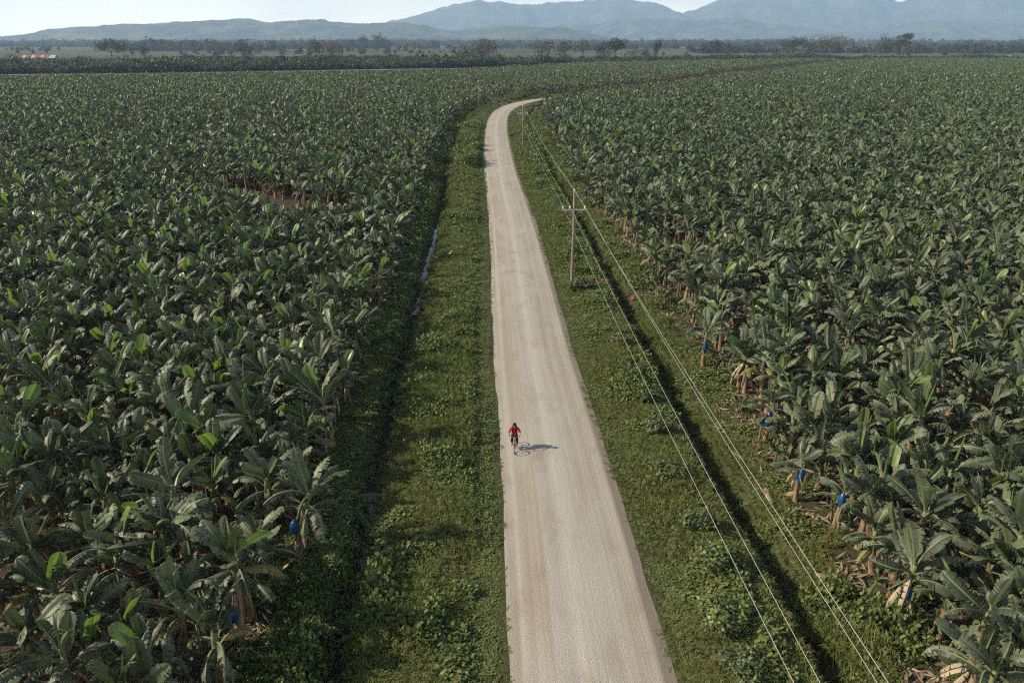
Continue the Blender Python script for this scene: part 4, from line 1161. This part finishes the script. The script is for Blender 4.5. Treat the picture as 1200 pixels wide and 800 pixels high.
# ------------------------------------------------------------------ things lying by the ditch on the pole side
def ground_at(px_, py_, dz=0.0):
    x, y = gnd(px_, py_); return (x, y, float(ground_z([x], [y])[0]) + dz)
o = empty('red_container', ground_at(743, 347, .02), .4); tag(o, 'small round red plastic container lying on the litter by the ditch', 'container')
q = MB(); q.lathe([(.10, 0), (.20, .03), (.26, .15), (.27, .30), (.22, .42), (.12, .47), (.08, .48)], 14); q.build('tub', mat('red_plastic', (0.27, 0.045, 0.045), .6, .3), o, True)
q = MB(); q.lathe([(.085, .475), (.085, .53), (.05, .54)], 12); q.build('lid', mat('faded_red_lid', (0.35, 0.07, 0.06), .5), o, True)
M_SACK = mat('pale_plastic', (0.45, 0.52, 0.55), .45, .4); M_SACK2 = mat('pale_green_plastic', (0.30, 0.44, 0.42), .45, .4)
for i, (a, b, m_, lab) in enumerate(((817, 511, M_SACK, 'crumpled white plastic sack caught on the ditch bank'), (821, 517, M_SACK, 'torn pale plastic sack between two others in the ditch'), (825, 524, M_SACK2, 'pale green plastic sack in the ditch below the white ones'))):
    r = random.Random(i); x, y, z = ground_at(a, b)
    o = empty('plastic_sack', (x, y, z), r.uniform(0, 6)); tag(o, lab, 'sack', 'plastic sacks in the ditch')
    ph = r.uniform(0, 6); q = MB()
    q.lathe([(.05, 0), (.2, .03), (.24, .11), (.19, .2), (.09, .27), (.05, .3), (.09, .35)], 14, wob=lambda a_, z_: .22 * math.sin(3 * a_ + ph) + .12 * math.sin(7 * a_ + 20 * z_ + ph)); q.build('sack', m_, o)
    q = MB(); q.tube([(.06 * math.cos(t), .06 * math.sin(t), .30) for t in np.linspace(0, 6.28, 9)], .012, 5); q.build('knot', m_, o)
fl_mesh = [banana_leaf(80 + i, D_(6), D_(14), 1.9, .5, -.12, .5, 0, 10, True).mesh('blade', [[M_DEAD, M_DEAD], [mat('straw_leaf', (0.42, 0.36, 0.26), .8), M_DEAD]][i]) for i in range(2)]
for i, (a, b, k, rz, lab) in enumerate(((915, 583, 1, .3, 'pale straw coloured fallen leaf lying on the bank'), (905, 592, 0, 1.6, 'brown fallen leaf crossing the straw coloured leaf'), (850, 560, 0, 2.2, 'rust brown fallen leaf at the ditch water'), (895, 515, 0, .2, 'dry fallen leaf under the hanging banana leaf'), (995, 690, 0, 2.6, 'dry brown leaf fallen beside the banana stems'), (768, 396, 1, .7, 'fallen leaf drooping over the ditch edge'), (278, 770, 1, 4.2, 'fallen leaf with pale midrib on the weeds across the road'))):
    x, y, z = ground_at(a, b, .16)
    o = empty('fallen_leaf', (x, y, z), rz, .8); tag(o, lab, 'leaf', 'fallen banana leaves'); link('blade', fl_mesh[k], o)

# ------------------------------------------------------------------ bicycle and rider (built facing +X, turned to face the camera's end of the road)
BX, BY = 0.15, 38.9
def road_top(x, y):
    s, t = lateral([x], [y]); return road_z(float(t[0]), float(s[0]))
bz = road_top(BX, BY + .5)
M_TYRE = mat('tyre_rubber', (0.02, 0.02, 0.02), .8); M_FRAME = mat('red_frame_paint', (0.33, 0.05, 0.05), .4, .5); M_BLK = mat('black_fabric', (0.012, 0.012, 0.014), .85, .2)
M_TROU = mat('dark_trousers', (0.016, 0.018, 0.022), .9, .15); M_SHIRT = mat('red_shirt', (0.42, 0.022, 0.045), .85, .2); M_SKIN = mat('skin', (0.30, 0.16, 0.10), .55, .35); M_SHOE = mat('dark_shoe', (0.02, 0.017, 0.015), .7)
BS = .93
bike = empty('bicycle', (BX, BY + 1.05 * BS, bz), -PI / 2, BS)
tag(bike, 'red framed bicycle ridden along the gravel road', 'bicycle')
BB, ST, HT, HB = (.44, 0, .29), (.24, 0, .92), (.86, 0, .86), (.90, 0, .62)
q = MB()
for a, b, r_ in ((BB, ST, .02), (ST, HT, .02), (BB, HB, .024), (HT, HB, .024)): q.tube([a, b], r_, 8)
for s in (-1, 1):
    q.tube([(0, .06 * s, .34), (BB[0], .04 * s, BB[2])], .012, 6); q.tube([(0, .06 * s, .34), (.26, .03 * s, .84)], .011, 6)
q.build('frame', M_FRAME, bike, True)
q = MB()
for s in (-1, 1): q.tube([(.89, .045 * s, .64), (.96, .055 * s, .45), (1.05, .055 * s, .34)], .015, 6)
q.build('fork', M_FRAME, bike, True)
def wheel(x):
    w = empty('wheel', (0, 0, 0)); w.parent = bike; w.location = (x, 0, .34)
    q = MB(); q.tube([(.32 * math.cos(a), 0, .32 * math.sin(a)) for a in np.linspace(0, 2 * PI, 33)], .022, 8, cap=False); q.build('tyre', M_TYRE, w, True)
    q = MB(); q.tube([(.29 * math.cos(a), 0, .29 * math.sin(a)) for a in np.linspace(0, 2 * PI, 33)], .012, 6, cap=False); q.build('rim', M_STEEL, w, True)
    q = MB(); q.tube([(0, -.05, 0), (0, .05, 0)], .025, 8)
    q.build('hub', M_STEEL, w)
    for i in range(14):
        a = 2 * PI * i / 14; q = MB(); q.tube([(0, .03 * (-1) ** i, 0), (.285 * math.cos(a), 0, .285 * math.sin(a))], .0025, 3); q.build('spoke', M_STEEL, w)
wheel(0); wheel(1.05)
q = MB(); q.tube([(.83, 0, .86), (.81, 0, 1.0)], .016, 8); q.build('stem', M_STEEL, bike)
q = MB(); q.tube([(.70, -.31, 1.03), (.80, -.26, 1.04), (.84, -.08, 1.01), (.84, .08, 1.01), (.80, .26, 1.04), (.70, .31, 1.03)], .013, 8); q.build('handlebar', M_STEEL, bike, True)
for s in (-1, 1):
    q = MB(); q.tube([(.72, .30 * s, 1.032), (.64, .335 * s, 1.025)], .018, 8); q.build('grip', M_BLK, bike)
q = MB(); q.add([(.02, -.10, .95), (.02, .10, .95), (.16, .09, .96), (.32, .025, .95), (.32, -.025, .95), (.16, -.09, .96), (.03, -.08, .89), (.03, .08, .89), (.16, .06, .90), (.31, .015, .91), (.31, -.015, .91), (.16, -.06, .90)],
               [(0, 5, 4, 3, 2, 1), (6, 7, 8, 9, 10, 11), (0, 1, 7, 6), (1, 2, 8, 7), (2, 3, 9, 8), (3, 4, 10, 9), (4, 5, 11, 10), (5, 0, 6, 11)]); q.build('saddle', M_BLK, bike, True)
ca = R(30)
PED = {-1: (BB[0] + .17 * math.cos(ca), -.16, BB[2] + .17 * math.sin(ca)), 1: (BB[0] - .17 * math.cos(ca), .16, BB[2] - .17 * math.sin(ca))}
for s in (-1, 1):
    x_, y_, z_ = PED[s]
    q = MB(); q.tube([(BB[0], .09 * s, BB[2]), (x_, .10 * s, z_)], .012, 6); q.build('crank', M_STEEL, bike)
    q = MB(); q.box((x_, y_, z_), (.09, .10, .022)); q.build('pedal', M_BLK, bike)
q = MB(); q.lathe([(.09, -.004), (.095, 0), (.09, .004)], 20)
q.v = [(v[0] + BB[0], -.07 + v[2], v[1] + BB[2]) for v in q.v]; q.build('chainring', M_STEEL, bike)

person = empty('person', (BX, BY + 1.05 * BS, bz), -PI / 2, BS)
tag(person, 'person in red shirt, dark trousers and black cap riding the bicycle', 'person')
def skin(name, verts, edges, rad, m, parent, root=0, sub=2):
    me = bpy.data.meshes.new(name); me.from_pydata(verts, edges, []); me.materials.append(m)
    o = link(name, me, parent)
    o.modifiers.new('skin', 'SKIN').use_smooth_shade = True
    for v, r_ in zip(me.skin_vertices[0].data, rad): v.radius = (r_, r_) if not isinstance(r_, tuple) else r_
    for v in me.skin_vertices[0].data: v.use_root = False
    me.skin_vertices[0].data[root].use_root = True
    s = o.modifiers.new('sub', 'SUBSURF'); s.levels = sub; s.render_levels = sub
    return o
HIP = (.20, 0, 1.02)
SHO = (.40, 0, 1.47)
KN = {-1: (.66, -.17, .80), 1: (.58, .16, .63)}
EL = {-1: (.50, -.36, 1.24), 1: (.50, .36, 1.24)}
HA = {-1: (.665, -.325, 1.055), 1: (.665, .325, 1.055)}
AN = {s: (PED[s][0] - .06, PED[s][1], PED[s][2] + .09) for s in (-1, 1)}
TO = {s: (PED[s][0] + .12, PED[s][1] * 1.08, PED[s][2] + .045) for s in (-1, 1)}
V = [HIP, (.27, 0, 1.18), (.35, 0, 1.36), SHO, (.43, 0, 1.555), (.485, 0, 1.645), (.495, 0, 1.74), (.485, 0, 1.81)]
E_ = [(i, i + 1) for i in range(7)]
Rr = [(.16, .12), (.15, .11), (.17, .105), (.10, .07), .052, .088, .102, .085]
for s in (-1, 1):
    b = len(V)
    V += [(.39, .19 * s, 1.44), EL[s], HA[s]]; Rr += [.062, .046, .032]; E_ += [(3, b), (b, b + 1), (b + 1, b + 2)]
    c = len(V)
    V += [(.22, .10 * s, .98), KN[s], AN[s], TO[s]]; Rr += [.095, .068, .042, .034]; E_ += [(0, c), (c, c + 1), (c + 1, c + 2), (c + 2, c + 3)]
skin('body', V, E_, Rr, M_SKIN, person)
# clothing
V = [(.235, 0, 1.07), (.27, 0, 1.18), (.35, 0, 1.36), (.405, 0, 1.48), (.425, 0, 1.54)]; E_ = [(0, 1), (1, 2), (2, 3), (3, 4)]; Rr = [(.19, .14), (.185, .14), (.215, .145), (.16, .13), .088]
for s in (-1, 1):
    b = len(V); m_ = tuple((.39, .19 * s, 1.44)[i] * .25 + EL[s][i] * .75 for i in range(3))
    V += [(.39, .195 * s, 1.445), m_, tuple(EL[s][i] * .75 + HA[s][i] * .25 for i in range(3))]; Rr += [.092, .082, .07]; E_ += [(3, b), (b, b + 1), (b + 1, b + 2)]
skin('shirt', V, E_, Rr, M_SHIRT, person, 1)
V = [(.22, 0, 1.06), (.19, 0, 1.0)]; E_ = [(0, 1)]; Rr = [(.18, .14), (.18, .14)]
for s in (-1, 1):
    b = len(V); V += [(.23, .105 * s, .98), KN[s], tuple(KN[s][i] * .1 + AN[s][i] * .9 for i in range(3))]; Rr += [.118, .088, .068]; E_ += [(1, b), (b, b + 1), (b + 1, b + 2)]
skin('trousers', V, E_, Rr, M_TROU, person, 0)
for s in (-1, 1):
    skin('shoe', [(AN[s][0] - .05, AN[s][1], AN[s][2] - .05), (AN[s][0] + .05, AN[s][1], AN[s][2] - .045), TO[s]], [(0, 1), (1, 2)], [.05, .05, .042], M_SHOE, person)
    h = HA[s]
    q = MB(); q.tube([(h[0] - .05, h[1] * .99, h[2] + .015), (h[0] + .02, h[1], h[2] + .01)], [.03, .04], 8)
    q.build('palm', M_SKIN, person, True)
    for k in range(4):
        fy = h[1] + (k - 1.5) * .021; ln = (.9, 1.0, .97, .8)[k]
        q = MB(); q.tube([(h[0] + .02, fy, h[2] + .022), (h[0] + .055 * ln, fy, h[2] + .012), (h[0] + .06 * ln, fy, h[2] - .03 * ln), (h[0] + .03, fy, h[2] - .05 * ln)], [.0105, .010, .009, .007], 6); q.build('finger', M_SKIN, person, True)
    q = MB(); q.tube([(h[0] - .02, h[1] - s * .035, h[2]), (h[0] + .015, h[1] - s * .05, h[2] - .02), (h[0] + .03, h[1] - s * .045, h[2] - .045)], [.013, .011, .008], 6); q.build('thumb', M_SKIN, person, True)
    # pack strap over the front of each shoulder
    q = MB()
    path = [(.30, .11 * s, 1.55), (.42, .115 * s, 1.565), (.53, .12 * s, 1.47), (.535, .135 * s, 1.33), (.45, .165 * s, 1.19), (.33, .185 * s, 1.12)]
    vs, fs = [], []
    for i, p in enumerate(path):
        for w_ in (-.032, .032): vs += [(p[0], p[1] + w_, p[2]), (p[0] + .012, p[1] + w_, p[2] + .012)]
    for i in range(len(path) - 1):
        a, b = 4 * i, 4 * i + 4
        fs += [(a, a + 2, b + 2, b), (a + 1, b + 1, b + 3, a + 3), (a, b, b + 1, a + 1), (a + 2, a + 3, b + 3, b + 2)]
    q.add(vs, fs); q.build('pack_strap', M_BLK, person)
    q = MB(); q.lathe([(.006, 0), (.012, .006), (.006, .012)], 8); q.v = [(v[0] + .585, v[1] + .032 * s, v[2] + 1.715) for v in q.v]; q.build('eye', M_BLK, person)
    q = MB(); q.lathe([(.01, 0), (.022, .02), (.02, .05), (.008, .065)], 8); q.v = [(v[0] + .49, v[1] * .5 + .088 * s, v[2] + 1.67) for v in q.v]; q.build('ear', M_SKIN, person, True)
q = MB(); q.tube([(.575, 0, 1.715), (.605, 0, 1.685), (.585, 0, 1.675)], [.010, .016, .010], 6); q.build('nose', M_SKIN, person, True)
q = MB(); q.tube([(.58, -.022, 1.645), (.588, 0, 1.643), (.58, .022, 1.645)], .006, 5); q.build('mouth', mat('lips', (0.22, 0.09, 0.07), .5), person)
cap = MB()
cap.lathe([(.108, 0), (.112, .03), (.105, .075), (.075, .115), (.03, .13)], 16); cap.v = [(v[0] * 1.05 + .49, v[1], v[2] + 1.735) for v in cap.v]
cp = cap.build('cap', M_BLK, person, True)
brim = MB(); vs = []
for i in range(7):
    a = R(-75 + 25 * i) + R(35); vs += [(.49 + .105 * math.cos(a), .105 * math.sin(a), 1.745), (.49 + .105 * math.cos(a) + .09 * math.cos(R(35)), .105 * math.sin(a) * .9 + .09 * math.sin(R(35)), 1.725)]
for z in (0, .01): brim.add([(v[0], v[1], v[2] + z) for v in vs], [(2 * i, 2 * i + 1, 2 * i + 3, 2 * i + 2) for i in range(6)])
brim.build('brim', M_BLK, cp)
q = MB(); q.box((.17, 0, 1.36), (.17, .30, .40)); q.v = [(v[0] + (v[2] - 1.36) * .42, v[1], v[2]) for v in q.v]
bp = q.build('backpack', M_BLK, None); bv = bp.modifiers.new('bevel', 'BEVEL'); bv.width = .05; bv.segments = 3
root = empty('backpack', (BX, BY + 1.05 * BS, bz), -PI / 2, BS)
bp.name = 'pack_body'; bp.parent = root; root.name = 'backpack'
tag(root, 'black backpack worn by the person on the bicycle', 'backpack')

# ------------------------------------------------------------------ the hazy air over the plain
hz = MB(); hz.box((0, 7100, 640), (36000, 19000, 1300))
hm = bpy.data.materials.new('haze'); hm.use_nodes = True
hm.node_tree.nodes.clear()
ho = hm.node_tree.nodes.new('ShaderNodeOutputMaterial'); hv = hm.node_tree.nodes.new('ShaderNodeVolumePrincipled')
hv.inputs['Color'].default_value = (0.50, 0.71, 1.0, 1); hv.inputs['Density'].default_value = 0.95e-4; hv.inputs['Anisotropy'].default_value = 0.1
hm.node_tree.links.new(hv.outputs[0], ho.inputs['Volume'])
hobj = hz.build('haze', hm); tag(hobj, 'pale blue haze over the plain', 'haze', kind='stuff')
